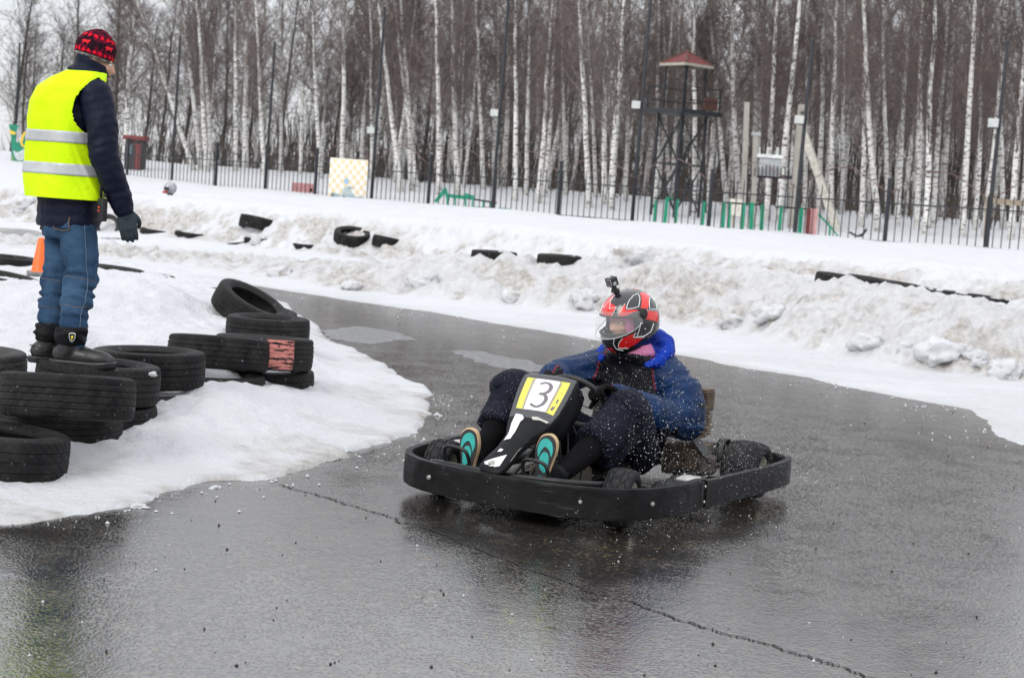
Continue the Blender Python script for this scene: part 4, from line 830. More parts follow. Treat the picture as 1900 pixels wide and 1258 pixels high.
# front fairing with number
NPC = np.array([(-.135, 0, .606), (-.115, 0, .600), (-.085, 0, .565), (-.043, 0, .518), (.02, 0, .442), (.075, -.003, .402), (.131, -.008, .362), (.205, -.016, .312), (.262, -.024, .272), (.312, -.03, .230), (.325, -.03, .205)])
NPT = np.array([-.06, 0., .14, .30, .55, .64, .72, .81, .88, .97, 1.02]); NPW = np.array([.135, .138, .138, .134, .120, .098, .064, .054, .062, .062, .040])
def np_pt(u, t, off=0.):
    c = np.array([np.interp(t, NPT, NPC[:, k]) for k in range(3)]); wd = np.interp(t, NPT, NPW)
    c2 = np.array([np.interp(t + .02, NPT, NPC[:, k]) for k in range(3)]); c1 = np.array([np.interp(t - .02, NPT, NPC[:, k]) for k in range(3)]); tn = c2 - c1; tn[1] = 0; tn /= np.linalg.norm(tn); nr = np.array([-tn[2], 0, tn[0]])
    bow = np.interp(t, [0, .55, .75, 1], [.012, .016, .018, .008])
    dep = 0.
    if abs(u) > 1: k = abs(u) - 1; dep = k * np.interp(t, [0, .3, .55, .72, 1], [.10, .13, .12, .03, .02]); uu = math.copysign(1 + .05 * math.sin(k * PI / 2), u)
    else: uu = u
    r = c + np.array([0, uu * wd, 0]) - nr * (bow * min(abs(u), 1) ** 2.4 + dep); return r + nr * off
US = [-2, -1.6, -1.3, -1.12, -1.03, -.96, -.85, -.6, -.3, 0, .3, .6, .85, .96, 1.03, 1.12, 1.3, 1.6, 2]; TS = list(np.linspace(-.06, 1.02, 44))
v = [np_pt(u, t) for t in TS for u in US]; nU = len(US); f = [(i * nU + j, (i + 1) * nU + j, (i + 1) * nU + j + 1, i * nU + j + 1) for i in range(len(TS) - 1) for j in range(nU - 1)]
nose = mk('front_fairing', v, f, M_FAIR, kart, True, 60); md = nose.modifiers.new('s', 'SOLIDIFY'); md.thickness = .006; md.offset = -1
def sticker(name, poly, m, off, parent=nose, nu=10, nt_=14, th=.0008):
    """poly: outline in (u,t); triangulated over the fairing surface"""
    bm = bmesh.new(); vs = [bm.verts.new((u, t, 0)) for u, t in poly]; bm.faces.new(vs)
    bmesh.ops.triangulate(bm, faces=bm.faces)
    bmesh.ops.subdivide_edges(bm, edges=bm.edges, cuts=5, use_grid_fill=True)
    for q in bm.verts: q.co = np_pt(q.co[0], q.co[1], off)
    bmesh.ops.recalc_face_normals(bm, faces=bm.faces); me = bpy.data.meshes.new(name); bm.to_mesh(me); bm.free(); me.polygons.foreach_set('use_smooth', [True] * len(me.polygons)); return link(name, me, m, parent)
sticker('number_plate', [(-.46, .05), (.46, .05), (.46, .50), (-.46, .50)], M_WHT, .0015)
sticker('yellow_stripe', [(-.80, .04), (-.47, .05), (-.47, .50), (-.80, .49)], M_YEL, .0013); sticker('yellow_stripe', [(.47, .05), (.80, .04), (.80, .52), (.47, .50)], M_YEL, .0013)
M_SMUDGE = simple('brown_smudge', (.30, .26, .17), .5, 0, .3, 30)
sticker('smudge', [(-.56, .06), (-.47, .06), (-.47, .49), (-.53, .49)], M_SMUDGE, .0022); sticker('smudge', [(.47, .06), (.55, .07), (.53, .49), (.47, .49)], M_SMUDGE, .0022)
sticker('ink_mark', [(.62, .40), (.66, .42), (.72, .38), (.70, .45), (.63, .47), (.58, .45)], M_DIG, .0024); sticker('ink_mark', [(.64, .31), (.70, .30), (.72, .36), (.66, .37)], M_DIG, .0024); sticker('ink_mark', [(.66, .20), (.68, .20), (.685, .23), (.665, .23)], M_DIG, .0024)
D3 = catmull([(-.20, .135), (-.05, .108), (.12, .115), (.235, .165), (.21, .225), (.08, .262), (-.06, .272)], 6); D3b = catmull([(-.06, .272), (.12, .278), (.25, .325), (.225, .40), (.05, .448), (-.14, .440), (-.25, .418)], 6)
for D, (w0, w1) in ((D3, (.030, .030)), (D3b, (.030, .034))):
    pass
path = np.vstack([D3, D3b[1:]]); ar = np.array([.138, .62]); T = np.gradient(path * ar, axis=0); T /= np.linalg.norm(T, axis=1)[:, None]; N = np.stack([-T[:, 1], T[:, 0]], 1); wd = .0095 * (1 - .25 * np.abs(np.linspace(-1, 1, len(path))) ** 6)
v = []; f = []
for i, p_ in enumerate(path):
    for s in (-1, 1): q = (p_ * ar + N[i] * s * wd[i]) / ar; v.append(np_pt(q[0], q[1], .0028))
    if i: f.append((2 * i - 2, 2 * i - 1, 2 * i + 1, 2 * i))
mk('digit_three', v, f, M_DIG, nose, True)
sticker('white_tape', [(-.70, .56), (-.38, .57), (-.22, .60), (-.30, .63), (-.36, .64), (-.20, .76), (-.72, .77), (-.74, .65)], M_WHT, .002)
sticker('tape_scrap', [(.05, .575), (.30, .57), (.55, .58), (.85, .585), (.84, .60), (.5, .592), (.2, .60)], simple('old_tape', (.45, .43, .38), .4), .002)
M_CREAMT = simple('cream_tape', (.62, .58, .45), .5)
sticker('white_triangle', [(-.75, .935), (.55, .86), (.62, .95), (.35, .965), (-.55, .955)], M_WHT, .002); sticker('tape_scrap', [(-.35, .83), (.0, .835), (-.05, .85), (-.35, .852)], M_WHT, .002); sticker('tape_scrap', [(1.06, .80), (1.16, .78), (1.2, .88), (1.1, .90)], M_CREAMT, .003)
v, f = lathe([(0, .010), (.009, .009), (.012, .004), (.017, .002), (.017, 0)], 14); o = mk('fairing_bolt', v, f, M_STEEL, nose, True, 40); pb = np_pt(-.05, .945, .002); o.location = pb; o.rotation_euler = (0, .75, 0)
qf = NB('clear_film'); qf.done(Base_Color=(.8, .82, .85), Roughness=.12, Alpha=.10, Normal=qf.bump(qf.noise(14., 4), .6, .01)); M_FILM = qf.m
sticker('clear_film', [(-.98, -.04), (.98, -.04), (.98, .60), (-.98, .585)], M_FILM, .005)
# steering
tb('steering_column', [(.0, -.0, .14), (-.40, 0, .455)], .011)
def torus(name, R, r, M4, m, parent, n=36, k=10):
    v = []; f = []
    for i in range(n):
        a = 2 * PI * i / n
        for j in range(k): b_ = 2 * PI * j / k; v.append(M4 @ Vector(((R + r * math.cos(b_)) * math.cos(a), (R + r * math.cos(b_)) * math.sin(a), r * math.sin(b_))))
    for i in range(n):
        for j in range(k): f.append((i * k + j, ((i + 1) % n) * k + j, ((i + 1) % n) * k + (j + 1) % k, i * k + (j + 1) % k))
    return mk(name, v, f, m, parent, True)
SWC = Vector((-.405, 0, .465)); SWM = Matrix.Translation(SWC) @ Matrix.Rotation(math.radians(-52), 4, 'Y')
sw = torus('steering_wheel', .155, .014, SWM, M_BLK, kart)
for a in (0.3, PI - .3, PI * 1.5): b = MB(); b.bar(SWM @ Vector((0, 0, -.01)), SWM @ Vector((.15 * math.cos(a + 1.57), .15 * math.sin(a + 1.57), 0)), .025, .006); b.build('spoke', M_STEEL, sw)
tb('steering_support', [(-.02, -.16, .07), (-.18, -.04, .30), (-.22, 0, .325), (-.18, .04, .30), (-.02, .16, .07)], .009); tb('fairing_stay', [(-.20, 0, .32), (-.10, .03, .46)], .008); tb('brake_cable', [(-.20, .05, .45), (-.12, .12, .28), (.0, .17, .13)], .005); tb('brake_cable', [(-.24, .05, .42), (-.2, .15, .26), (-.1, .2, .10)], .005)
# pedals
for y, x in ((.135, .16), (-.275, .15)):
    pd = tb('pedal', [(x - .01, y - .055, .11), (x + .035, y - .06, .20), (x + .055, y - .055, .262), (x + .06, y, .272), (x + .055, y + .055, .255), (x + .03, y + .068, .18)], .0085)
    tb('pedal_pivot', [(x - .01, y - .08, .10), (x - .01, y + .08, .10)], .008, M_STEEL, pd)
# seat, fuel tank, side pods
sv = []; sf = []; prof = [(-.55, .085), (-.62, .075), (-.78, .075), (-.92, .085), (-1.03, .13), (-1.11, .24), (-1.165, .38), (-1.19, .48)]
pc = catmull([(x, 0, z) for x, z in prof], 4)
for i, c in enumerate(pc):
    t = i / (len(pc) - 1); hw = .15 + .05 * math.sin(PI * min(1, t * 1.15)); up = .10 + .05 * math.sin(PI * t) if t < .75 else .10 * (1 - (t - .75) / .25) + .02
    dn = np.array([math.cos(PI / 2 * max(0, min(1, (t - .35) * 2.2))) * 0 + (.0 if t < .4 else .8 * min(1, (t - .4) * 2)), 0, 1 - (.0 if t < .4 else .8 * min(1, (t - .4) * 2))])
    for u in np.linspace(-1, 1, 13): e = abs(u) ** 3; sv.append(c + np.array([0, u * hw, 0]) + dn / np.linalg.norm(dn) * up * e * 1.25)
for i in range(len(pc) - 1):
    for j in range(12): sf.append((i * 13 + j, i * 13 + j + 1, (i + 1) * 13 + j + 1, (i + 1) * 13 + j))
seat = mk('seat', sv, sf, simple('black_seat_shell', (.016, .016, .017), .35, 0, .3, 10), kart, True); md = seat.modifiers.new('s', 'SOLIDIFY'); md.thickness = .01
b = MB(); b.box((-.30, 0, .115), (.24, .22, .12)); b.build('fuel_tank', simple('smoky_plastic', (.10, .085, .06), .4, 0, .3), kart, True, bevel=.03, seg=3)
for s in (-1, 1):
    b = MB(); b.box((-.62, s * .47, .115), (.42, .16, .06), None, .85); b.build('side_pod', M_BLK, kart, True, bevel=.03, seg=3)
    b = MB(); b.box((-.40, s * .60, .192), (.12, .085, .012), Matrix.Rotation(.1 * s, 3, 'Z')); b.build('foot_plate', simple('worn_grey_plate', (.46, .45, .43), .5, .3, .3, 30), kart, bevel=.004)
# engine at the driver's left rear
eng = MB(); eng.box((-1.14, .275, .16), (.22, .20, .16)); ec = eng.build('engine', M_ENG, kart, bevel=.02)
for k in range(8): b = MB(); b.box((-1.15, .285, .285 + k * .0145), (.16, .13, .0075)); b.build('cooling_fin', M_ENG, ec)
b = MB(); b.box((-1.15, .285, .335), (.11, .10, .13)); b.build('cylinder', M_ENG, ec)
for k in range(8): b = MB(); b.box((-1.19, .315, .412 + k * .0125), (.105, .075, .0065)); b.build('cooling_fin', M_ENG, ec)
b = MB(); b.box((-1.19, .315, .455), (.10, .06, .115)); b.build('cylinder_head', M_ENG, ec); v, f = lathe([(0, .05), (.008, .05), (.009, .02), (.014, .02), (.014, .0)], 10); o = mk('spark_plug', v, f, M_BLK, ec, True, 40); o.location = (-1.12, .33, .45); o.rotation_euler = (0, 1.2, 0)
b = MB(); b.box((-1.07, .33, .315), (.09, .16, .018), Matrix.Rotation(.35, 3, 'X')); b.build('engine_cover', M_ENG, ec, bevel=.004)
b = MB(); b.bar((-1.02, .30, .33), (-1.02, .46, .18), .10, .008); b.build('engine_guard', M_BLK, ec)
v, f = lathe([(.0, -.045), (.035, -.045), (.045, -.035), (.045, .035), (.035, .045), (0, .045)], 24); o = mk('air_filter', v, f, simple('filter_foam', (.06, .05, .045), .9), ec, True, 40); o.location = (-1.02, .43, .165)
hp_ = [( -1.16 + .075 * math.cos(a), .455, .20 + .085 * math.sin(a)) for a in np.linspace(-.4, PI + .2, 18)]; v = []; f = []
for i, p_ in enumerate(hp_):
    v += [(p_[0], p_[1] - .02, p_[2]), (p_[0], p_[1] + .02, p_[2])]
    if i: f.append((2 * i - 2, 2 * i - 1, 2 * i + 1, 2 * i))
cg = mk('chain_guard', v, f, M_BLK, kart, True); md = cg.modifiers.new('s', 'SOLIDIFY'); md.thickness = .008
tb('exhaust_pipe', [(-1.2, .2, .3), (-1.32, .12, .30), (-1.40, 0, .24), (-1.42, -.2, .2)], .022, simple('sooty_pipe', (.09, .07, .055), .6, .6, .3)); v, f = lathe([(0, -.15), (.05, -.15), (.058, -.13), (.058, .13), (.05, .15), (0, .15)], 20, 'y'); o = mk('silencer', v, f, M_BLK, kart, True, 40); o.location = (-1.40, -.30, .20)
b = MB(); b.box((-1.33, .15, .20), (.16, .30, .02)); b.build('engine_mount', M_BLK, kart, bevel=.005)
b = MB(); b.box((-1.05, -.27, .17), (.2, .16, .16)); b.build('battery_box', M_BLK, kart, bevel=.015)
b = MB(); b.box((-.98, .35, .115), (.16, .12, .02)); b.box((-.86, .40, .105), (.10, .14, .02)); b.build('heel_plate', M_BLK, kart, bevel=.004)
# ------------------------------------------------------------------ people: shared builders
def ell(c, r, R=None, n=20):
    v = []; f = []; m = n // 2
    for i in range(m + 1):
        a = PI * i / m
        for j in range(n):
            b = 2 * PI * j / n; p = np.array([r[0] * math.sin(a) * math.cos(b), r[1] * math.sin(a) * math.sin(b), r[2] * math.cos(a)])
            if R is not None: p = np.asarray(R) @ p
            v.append(p + np.asarray(c, float))
    for i in range(m):
        for j in range(n): j2 = (j + 1) % n; f.append((i * n + j, (i + 1) * n + j, (i + 1) * n + j2, i * n + j2))
    return v, f
def limb(mb, pts, rad, k=5, n=16, flat=None):
    """rounded, tapered, bending limb through joint points"""
    P = catmull(pts, k); t0 = np.linspace(0, 1, len(rad)); R = np.interp(np.linspace(0, 1, len(P)), t0, rad)
    mb.tube(P, R, n); mb.add(*ell(P[0], (R[0],) * 3, n=14)); mb.add(*ell(P[-1], (R[-1],) * 3, n=14)); return mb
def rings(mb, cs, ax, ay, ra, rb, n=28, k=4):
    """torso: elliptical rings about centres cs with half axes ra along ax and rb along ay"""
    C = catmull(cs, k); t0 = np.linspace(0, 1, len(cs)); t = np.linspace(0, 1, len(C)); A = np.interp(t, t0, ra); B = np.interp(t, t0, rb); v = []; f = []
    for i in range(len(C)):
        for j in range(n):
            a = 2 * PI * j / n; v.append(C[i] + np.asarray(ax) * A[i] * math.cos(a) + np.asarray(ay) * B[i] * math.sin(a))
    for i in range(len(C) - 1):
        for j in range(n): j2 = (j + 1) % n; f.append((i * n + j, i * n + j2, (i + 1) * n + j2, (i + 1) * n + j))
    f.append(tuple(range(n - 1, -1, -1))); f.append(tuple(range((len(C) - 1) * n, len(C) * n))); return mb.add(v, f)
def fix_normals(o):
    bm = bmesh.new(); bm.from_mesh(o.data); bmesh.ops.recalc_face_normals(bm, faces=bm.faces); bm.to_mesh(o.data); bm.free(); return o
def blobmesh(mb, name, m, parent, vox, sm=3):
    o = mb.build(name, m, parent, True); return remesh(o, vox, sm)
def hand_mb(M4, curl=(.35, .5, .4), side=1, spread=.06, sc=1., thumb=.5):
    """palm along +x, back of the hand +z, thumb on +y*side; five separate fingers"""
    mb = MB(); T = lambda p: np.array(M4 @ Vector([q * sc for q in p]))
    def lm(pts, rad): limb(mb, [T(p) for p in pts], [r * sc for r in rad], 3, 10)
    for y in (-.030, -.010, .012, .032): lm([(0, y * .55 * side, 0), (.045, y * .95 * side, .003), (.088, y * side, 0)], [.017, .0165, .0135])
    for i, (y, L) in enumerate(((.034, .070), (.012, .080), (-.011, .074), (-.031, .060))):
        p = np.array([.088, y * side, 0.]); a = 0.; pts = [p.copy()]
        for k, fr in enumerate((.45, .30, .25)):
            a += curl[k]; p = p + np.array([math.cos(a), (y * spread * 8) * side * .3, -math.sin(a)]) * L * fr; pts.append(p.copy())
        lm(pts, [.0105, .0098, .0092, .0078])
    lm([(.018, .030 * side, -.004), (.045, .052 * side, -.014), (.070, .058 * side, -.030 - .02 * thumb), (.088, .052 * side, -.044 - .03 * thumb)], [.016, .013, .0115, .009]); return mb
def wrinkle(o, amp, sc, seed, ridged=True):
    def fn(co, no):
        n = noise3(co, sc, seed) * 2
        if ridged: n = .35 - np.abs(n * 1.6)
        return co + no * (amp * n + amp * .5 * noise3(co, sc * 2.7, seed + 4) * 2)[:, None]
    return displace(o, fn)
def set_attr(o, name, fn):
    me = o.data; n = len(me.vertices); co = np.empty(n * 3); me.vertices.foreach_get('co', co); a = me.attributes.new(name, 'FLOAT', 'POINT'); a.data.foreach_set('value', np.asarray(fn(co.reshape(-1, 3))).astype(np.float32))
def m_cloth(name, col, rough=.8, wv=220., bump=.25, fold=.0, sheen=.0, var=.18, spots=False, attr=None, col2=None, pip=None, spec=.12):
    q = NB(name); co = q.coord(); n = q.noise(9., 5, co); c = tuple(col)
    if attr: a = q.attr(attr); c = q.mix(q.ramp(a, [(.5, 0.), (.515, 1.)]), tuple(col), tuple(col2))
    c = q.mix(q.ramp(n, [(.3, 0.), (.75, 1.)]), q.mix(var, c, (0, 0, 0)), c)
    if attr and pip: c = q.mix(q.math('MULTIPLY', q.attr('piping'), q.ramp(a, [(.485, 0.), (.49, 1.), (.51, 1.), (.515, 0.)])), c, pip)
    if spots: c = q.mix(q.math('MULTIPLY', q.ramp(q.vor(95., co), [(.09, 1.), (.15, 0.)]), q.ramp(q.noise(5., 2, co), [(.44, 0.), (.52, .85)])), c, (.60, .61, .63))
    b = q.bump(q.noise(wv, 2, co), bump, .002); b = q.bump(q.noise(22., 4, co, .5, .8), .35, .012, b)
    return q.done(Base_Color=c, Roughness=rough, Normal=b, Sheen_Weight=sheen, Specular_IOR_Level=spec)
M_SKIN = simple('skin', (.58, .34, .25), .5, 0, .10, 14, .15, 90)
M_NAVY = m_cloth('navy_trousers', (.008, .010, .019), .75, spots=True); M_SOCK = m_cloth('black_socks', (.005, .005, .006), .9); M_JACK = m_cloth('blue_and_black_anorak', (.0045, .005, .009), .5, 160., .2, spots=True, attr='sleeve', col2=(.0045, .028, .10), pip=(.12, .008, .025), spec=.2, var=.55)
M_HOOD = m_cloth('bright_blue_hood', (.004, .035, .36), .6, 160., .2, spots=True); M_PINKC = m_cloth('pink_balaclava', (.68, .24, .42), .8); M_GLOVE = m_cloth('black_gloves', (.006, .006, .0065), .8)
# ------------------------------------------------------------------ the driver, in the kart's axes
drv = empty('person', KP, KH, 'driver in blue and black anorak and red helmet, knees up, holding the kart wheel', 'person')
HIP = {1: (-.90, .115, .19), -1: (-.90, -.115, .19)}; KNEE = {1: (-.375, .268, .452), -1: (-.27, -.265, .487)}; ANK = {1: (.065, .165, .185), -1: (.04, -.265, .205)}
SHO = {1: (-1.04, .19, .585), -1: (-1.0, -.19, .60)}; ELB = {1: (-.955, .315, .385), -1: (-.80, -.335, .485)}; WRI = {1: (-.47, .165, .515), -1: (-.45, -.165, .565)}
HC = np.array([-.905, 0, .832]); HY, HPi = math.radians(-27), math.radians(9)
HR = np.array((Matrix.Rotation(HY, 3, 'Z') @ Matrix.Rotation(HPi, 3, 'Y')))
def hp(p): return HC + HR @ np.asarray(p, float)
def head_parts(mb, T, s=1.):
    """skull, jaw, nose, brow, lips, ears; x forward"""
    R = None
    def e(c, r): v, f = ell((0, 0, 0), r); mb.add([T(np.asarray(q) + np.asarray(c)) for q in v], f)
    e((-.012, 0, .035), (.094, .074, .092)); e((.012, 0, -.035), (.078, .064, .075)); e((.045, 0, -.075), (.038, .042, .032)); e((.030, 0, -.02), (.066, .058, .06))
    e((.090, 0, -.012), (.014, .011, .03)); e((.100, 0, -.027), (.016, .014, .012)); e((.088, .011, -.030), (.011, .009, .008)); e((.088, -.011, -.030), (.011, .009, .008))
    for s_ in (-1, 1): e((.074, s_ * .030, .020), (.014, .024, .009)); e((.066, s_ * .042, -.022), (.02, .018, .016)); e((-.008, s_ * .076, -.006), (.018, .009, .03))
    e((.084, 0, -.058), (.011, .024, .006)); e((.083, 0, -.068), (.011, .021, .007))
body = MB(); rings(body, [(-.95, 0, .15), (-.98, 0, .26), (-1.01, 0, .40), (-1.02, 0, .52), (-1.005, 0, .60), (-.98, 0, .65)], (0, 1, 0), (1, 0, 0), [.15, .145, .15, .16, .13, .06], [.11, .10, .105, .10, .08, .06])
limb(body, [(-.99, 0, .62), (-.955, 0, .70), (-.93, 0, .76)], [.06, .055, .055])
for s in (1, -1):
    limb(body, [HIP[s], tuple((np.array(HIP[s]) + KNEE[s]) / 2 + [0, 0, .01]), KNEE[s]], [.082, .072, .056]); limb(body, [KNEE[s], tuple((np.array(KNEE[s]) * .6 + np.array(ANK[s]) * .4) + [-.01, 0, -.015]), ANK[s]], [.054, .05, .036]); limb(body, [SHO[s], ELB[s]], [.055, .042]); limb(body, [ELB[s], WRI[s]], [.042, .028])
head_parts(body, lambda p: hp(np.asarray(p) * 1.0 + np.array([.005, 0, .0])))
bo = blobmesh(body, 'body', M_SKIN, drv, .008, 3)
M_EYE = simple('eye_white', (.7, .68, .66), .2, 0, .05); M_IRIS = simple('dark_iris', (.03, .025, .02), .15)
for s in (-1, 1):
    v, f = ell((0, 0, 0), (.0115,) * 3, n=16); ey = mk('eye', [hp(np.asarray(q) + np.array([.0735, s * .031, .004])) for q in v], f, M_EYE, bo); v, f = ell((0, 0, 0), (.004, .0055, .0055), n=12); mk('iris', [hp(np.asarray(q) + np.array([.083, s * .031 - .002, .003])) for q in v], f, M_IRIS, ey)
    eb = MB(); limb(eb, [hp((.085, s * .014, .024)), hp((.083, s * .032, .028)), hp((.070, s * .048, .023))], [.003, .004, .002], 3, 8); eb.build('eyebrow', simple('brown_hair', (.06, .04, .03), .8), bo, True)
# anorak
jk = MB(); rings(jk, [(-.93, 0, .13), (-.96, 0, .22), (-1.0, 0, .34), (-1.02, 0, .46), (-1.02, 0, .55), (-1.005, 0, .615), (-.975, 0, .655), (-.955, 0, .675)], (0, 1, 0), (1, 0, 0), [.20, .205, .205, .205, .195, .16, .115, .10], [.155, .155, .155, .145, .13, .12, .115, .105])
for s in (1, -1):
    e = np.array(ELB[s]); a = np.array(SHO[s]); w_ = np.array(WRI[s])
    limb(jk, [a + [0, -.05 * s, .0], a + (e - a) * .5 + [0, .02 * s, 0], e + [-.01, 0, -.005]], [.088, .092, .086]); limb(jk, [e + [-.01, 0, -.005], e + (w_ - e) * .35 + [0, 0, -.03], w_], [.088, .078, .046])
jo = blobmesh(jk, 'anorak', M_JACK, drv, .0085, 4); wrinkle(jo, .006, 11., 31); wrinkle(jo, .003, 30., 35)
def segd(co, a, b):
    a = np.asarray(a, float); d = np.asarray(b, float) - a; t = np.clip((co - a) @ d / (d @ d), 0, 1); return np.linalg.norm(co - a - t[:, None] * d, axis=1)
def sleeve(co):
    y = np.abs(co[:, 1]); z = co[:, 2]
    da = np.minimum.reduce([segd(co, ELB[1], WRI[1]), segd(co, ELB[-1], WRI[-1]), segd(co, np.array(SHO[1]) + [0, .03, -.05], ELB[1]), segd(co, np.array(SHO[-1]) + [0, -.03, -.05], ELB[-1])])
    top = y - (.125 + np.clip(.66 - z, 0, .2) * .22)
    d = np.where(z > .50, top, .112 - da); k = sstep(.46, .54, z); d = (.112 - da) * (1 - k) + top * k
    d = np.where(z < .50, np.sign(d) * np.maximum(np.abs(d), .012), d); return np.clip(.5 + d * 2.5, 0, 1)
def folds(o, amp, axis, fa, fc, seed, mask=None):
    ax = np.asarray(axis, float); ax /= np.linalg.norm(ax)
    def fn(co, no):
        s_ = co @ ax; per = co - s_[:, None] * ax; q = per * fc + (s_ * fa)[:, None] * ax + .35 * np.sin(per * 9.)
        n = noise3(q, 1., seed) * 2; r = (1 - np.abs(n) * 2.2); r = np.clip(r, -.6, 1) ** 1; m = 1. if mask is None else mask(co)
        return co + no * (amp * r * m)[:, None]
    return displace(o, fn)
uparm = lambda co: sstep(.13, .09, np.minimum(segd(co, SHO[1], ELB[1]), segd(co, SHO[-1], ELB[-1]))); fore = lambda co: sstep(.12, .08, np.minimum(segd(co, ELB[1], WRI[1]), segd(co, ELB[-1], WRI[-1])))
folds(jo, .019, (.1, .5, -.9), 20, 5, 61, uparm); folds(jo, .018, (1, -.3, .25), 20, 5, 63, fore); folds(jo, .013, (.1, .45, .9), 13, 4, 67, lambda co: 1 - np.maximum(uparm(co), fore(co)))
set_attr(jo, 'sleeve', sleeve); set_attr(jo, 'piping', lambda co: sstep(.50, .52, co[:, 2]) * (co[:, 0] > -1.03))
zp = MB(); zp.tube([(-.855, -.005, .30), (-.862, -.005, .42), (-.875, -.004, .52), (-.89, -.003, .585)], .005, 6); zp.build('zip', M_BLK, jo, True)
hd = MB(); HD = [(-.89, .128, .632), (-.975, .160, .652), (-1.07, .135, .705), (-1.125, .06, .735), (-1.128, -.06, .735), (-1.07, -.135, .705), (-.975, -.160, .652), (-.89, -.128, .632)]
limb(hd, HD, [.018, .036, .048, .056, .056, .048, .036, .018], 5, 16); limb(hd, [(-1.07, .10, .66), (-1.13, .02, .66), (-1.13, -.02, .66), (-1.07, -.10, .66)], [.04, .062, .062, .04]); limb(hd, [(-1.02, .09, .655), (-1.06, 0, .66), (-1.02, -.09, .655)], [.05, .07, .05])
ho = blobmesh(hd, 'hood', M_HOOD, drv, .008, 3); wrinkle(ho, .010, 15., 41); wrinkle(ho, .005, 34., 43)
# balaclava: hugs the head, open round the eyes, ends on the throat
bl = MB(); v, f = ell((0, 0, 0), (1, 1, 1), n=40); keep = []
bv = []
for q in v:
    q = np.asarray(q); x, y, z = q; r = np.array([(.100 if x < 0 else .096), .084, .118 if z > 0 else .118]); p = q * r + np.array([.0, 0, .0]); bv.append(hp(p))
for t in f:
    c = sum(np.asarray(v[i]) for i in t) / 4; yw = math.degrees(math.atan2(c[1], c[0])); el = math.degrees(math.asin(max(-1, min(1, c[2] / (np.linalg.norm(c) + 1e-9)))))
    if not (abs(yw) < 42 and -62 < el < 13): keep.append(t)
bc = mk('balaclava', bv, keep, M_PINKC, drv, True); md = bc.modifiers.new('s', 'SOLIDIFY'); md.thickness = .006; md.offset = 1
nk = MB(); rings(nk, [tuple(hp((-.02, 0, -.10))), (-.945, 0, .715), (-.96, 0, .68), (-.985, 0, .63)], (0, 1, 0), (1, 0, 0), [.08, .108, .122, .12], [.085, .098, .112, .10]); no = blobmesh(nk, 'neck_scarf', M_PINKC, drv, .007, 3); wrinkle(no, .006, 20., 44)
# trousers: baggy, ending half way down the shins
tr_ = MB(); rings(tr_, [(-.86, 0, .19), (-.93, 0, .19), (-1.02, 0, .22)], (0, 1, 0), (0, 0, 1), [.17, .20, .17], [.09, .11, .08])
HEM = {}
for s in (1, -1):
    k_ = np.array(KNEE[s]); h_ = np.array(HIP[s]); a_ = np.array(ANK[s]); hm = k_ + (a_ - k_) * .46; HEM[s] = hm
    pth = catmull([h_, (h_ + k_) / 2 + [0, .01 * s, -.015], k_ + [-.03, 0, -.006], k_ + [.02, 0, -.004]], 6); tr_.tube(pth, np.column_stack([np.interp(np.linspace(0, 1, len(pth)), [0, .5, 1], [.115, .112, .086]), np.interp(np.linspace(0, 1, len(pth)), [0, .5, 1], [.10, .098, .088])]), 18)
    tr_.add(*ell(k_, (.088, .088, .085))); pth = catmull([k_ + [.0, 0, -.0], k_ + (hm - k_) * .5 + [-.012, 0, -.02], hm + [-.015, 0, -.022]], 6); tr_.tube(pth, np.column_stack([np.linspace(.085, .088, len(pth)), np.linspace(.085, .088, len(pth))]), 18)
    # cloth hanging below the calf
    pth = catmull([k_ + [-.12, 0, -.06], k_ + [-.03, 0, -.10], hm + [-.07, .0, -.07]], 5); tr_.tube(pth, np.linspace(.085, .062, len(pth)), 16)
to = blobmesh(tr_, 'trousers', M_NAVY, drv, .0085, 3); wrinkle(to, .006, 12., 51); wrinkle(to, .003, 30., 53)
folds(to, .014, (1, .3, .5), 16, 5, 71, lambda co: sstep(-.75, -.6, co[:, 0])); folds(to, .012, (.6, .2, -.7), 15, 5, 75, lambda co: sstep(-.42, -.3, co[:, 0]))
for s in (1, -1):
    sk = MB(); limb(sk, [np.array(KNEE[s]) + (np.array(ANK[s]) - KNEE[s]) * .15, np.array(KNEE[s]) + (np.array(ANK[s]) - KNEE[s]) * .5 + [-.008, 0, -.015], np.array(ANK[s]) + [-.005, 0, 0]], [.060, .060, .043]); so = blobmesh(sk, 'sock', M_SOCK, drv, .008, 2); wrinkle(so, .005, 22., 57)
    cu = MB(); hm = HEM[s]; d = np.array(ANK[s]) - KNEE[s]; d /= np.linalg.norm(d)
# gloves on the wheel
for s in (1, -1):
    w_ = Vector(WRI[s]); tgt = SWM @ Vector((.0 + .06 * 0, s * .155, .0)); tgt = SWM @ Vector((.10, s * .115, .02)); dx = (tgt - w_).normalized(); up = (SWM.to_3x3() @ Vector((0, 0, 1))).normalized(); zax = (up - dx * up.dot(dx)).normalized(); yax = zax.cross(dx)
    M4 = Matrix(((dx.x, yax.x, zax.x, w_.x), (dx.y, yax.y, zax.y, w_.y), (dx.z, yax.z, zax.z, w_.z), (0, 0, 0, 1)))
    gm = hand_mb(M4, (.75, 1.1, .9), -s, .05, 1.12, 1.); limb(gm, [np.array(WRI[s]) + (np.array(ELB[s]) - WRI[s]) * .26, np.array(WRI[s])], [.052, .040]); go = blobmesh(gm, 'glove', M_GLOVE, drv, .0055, 2)
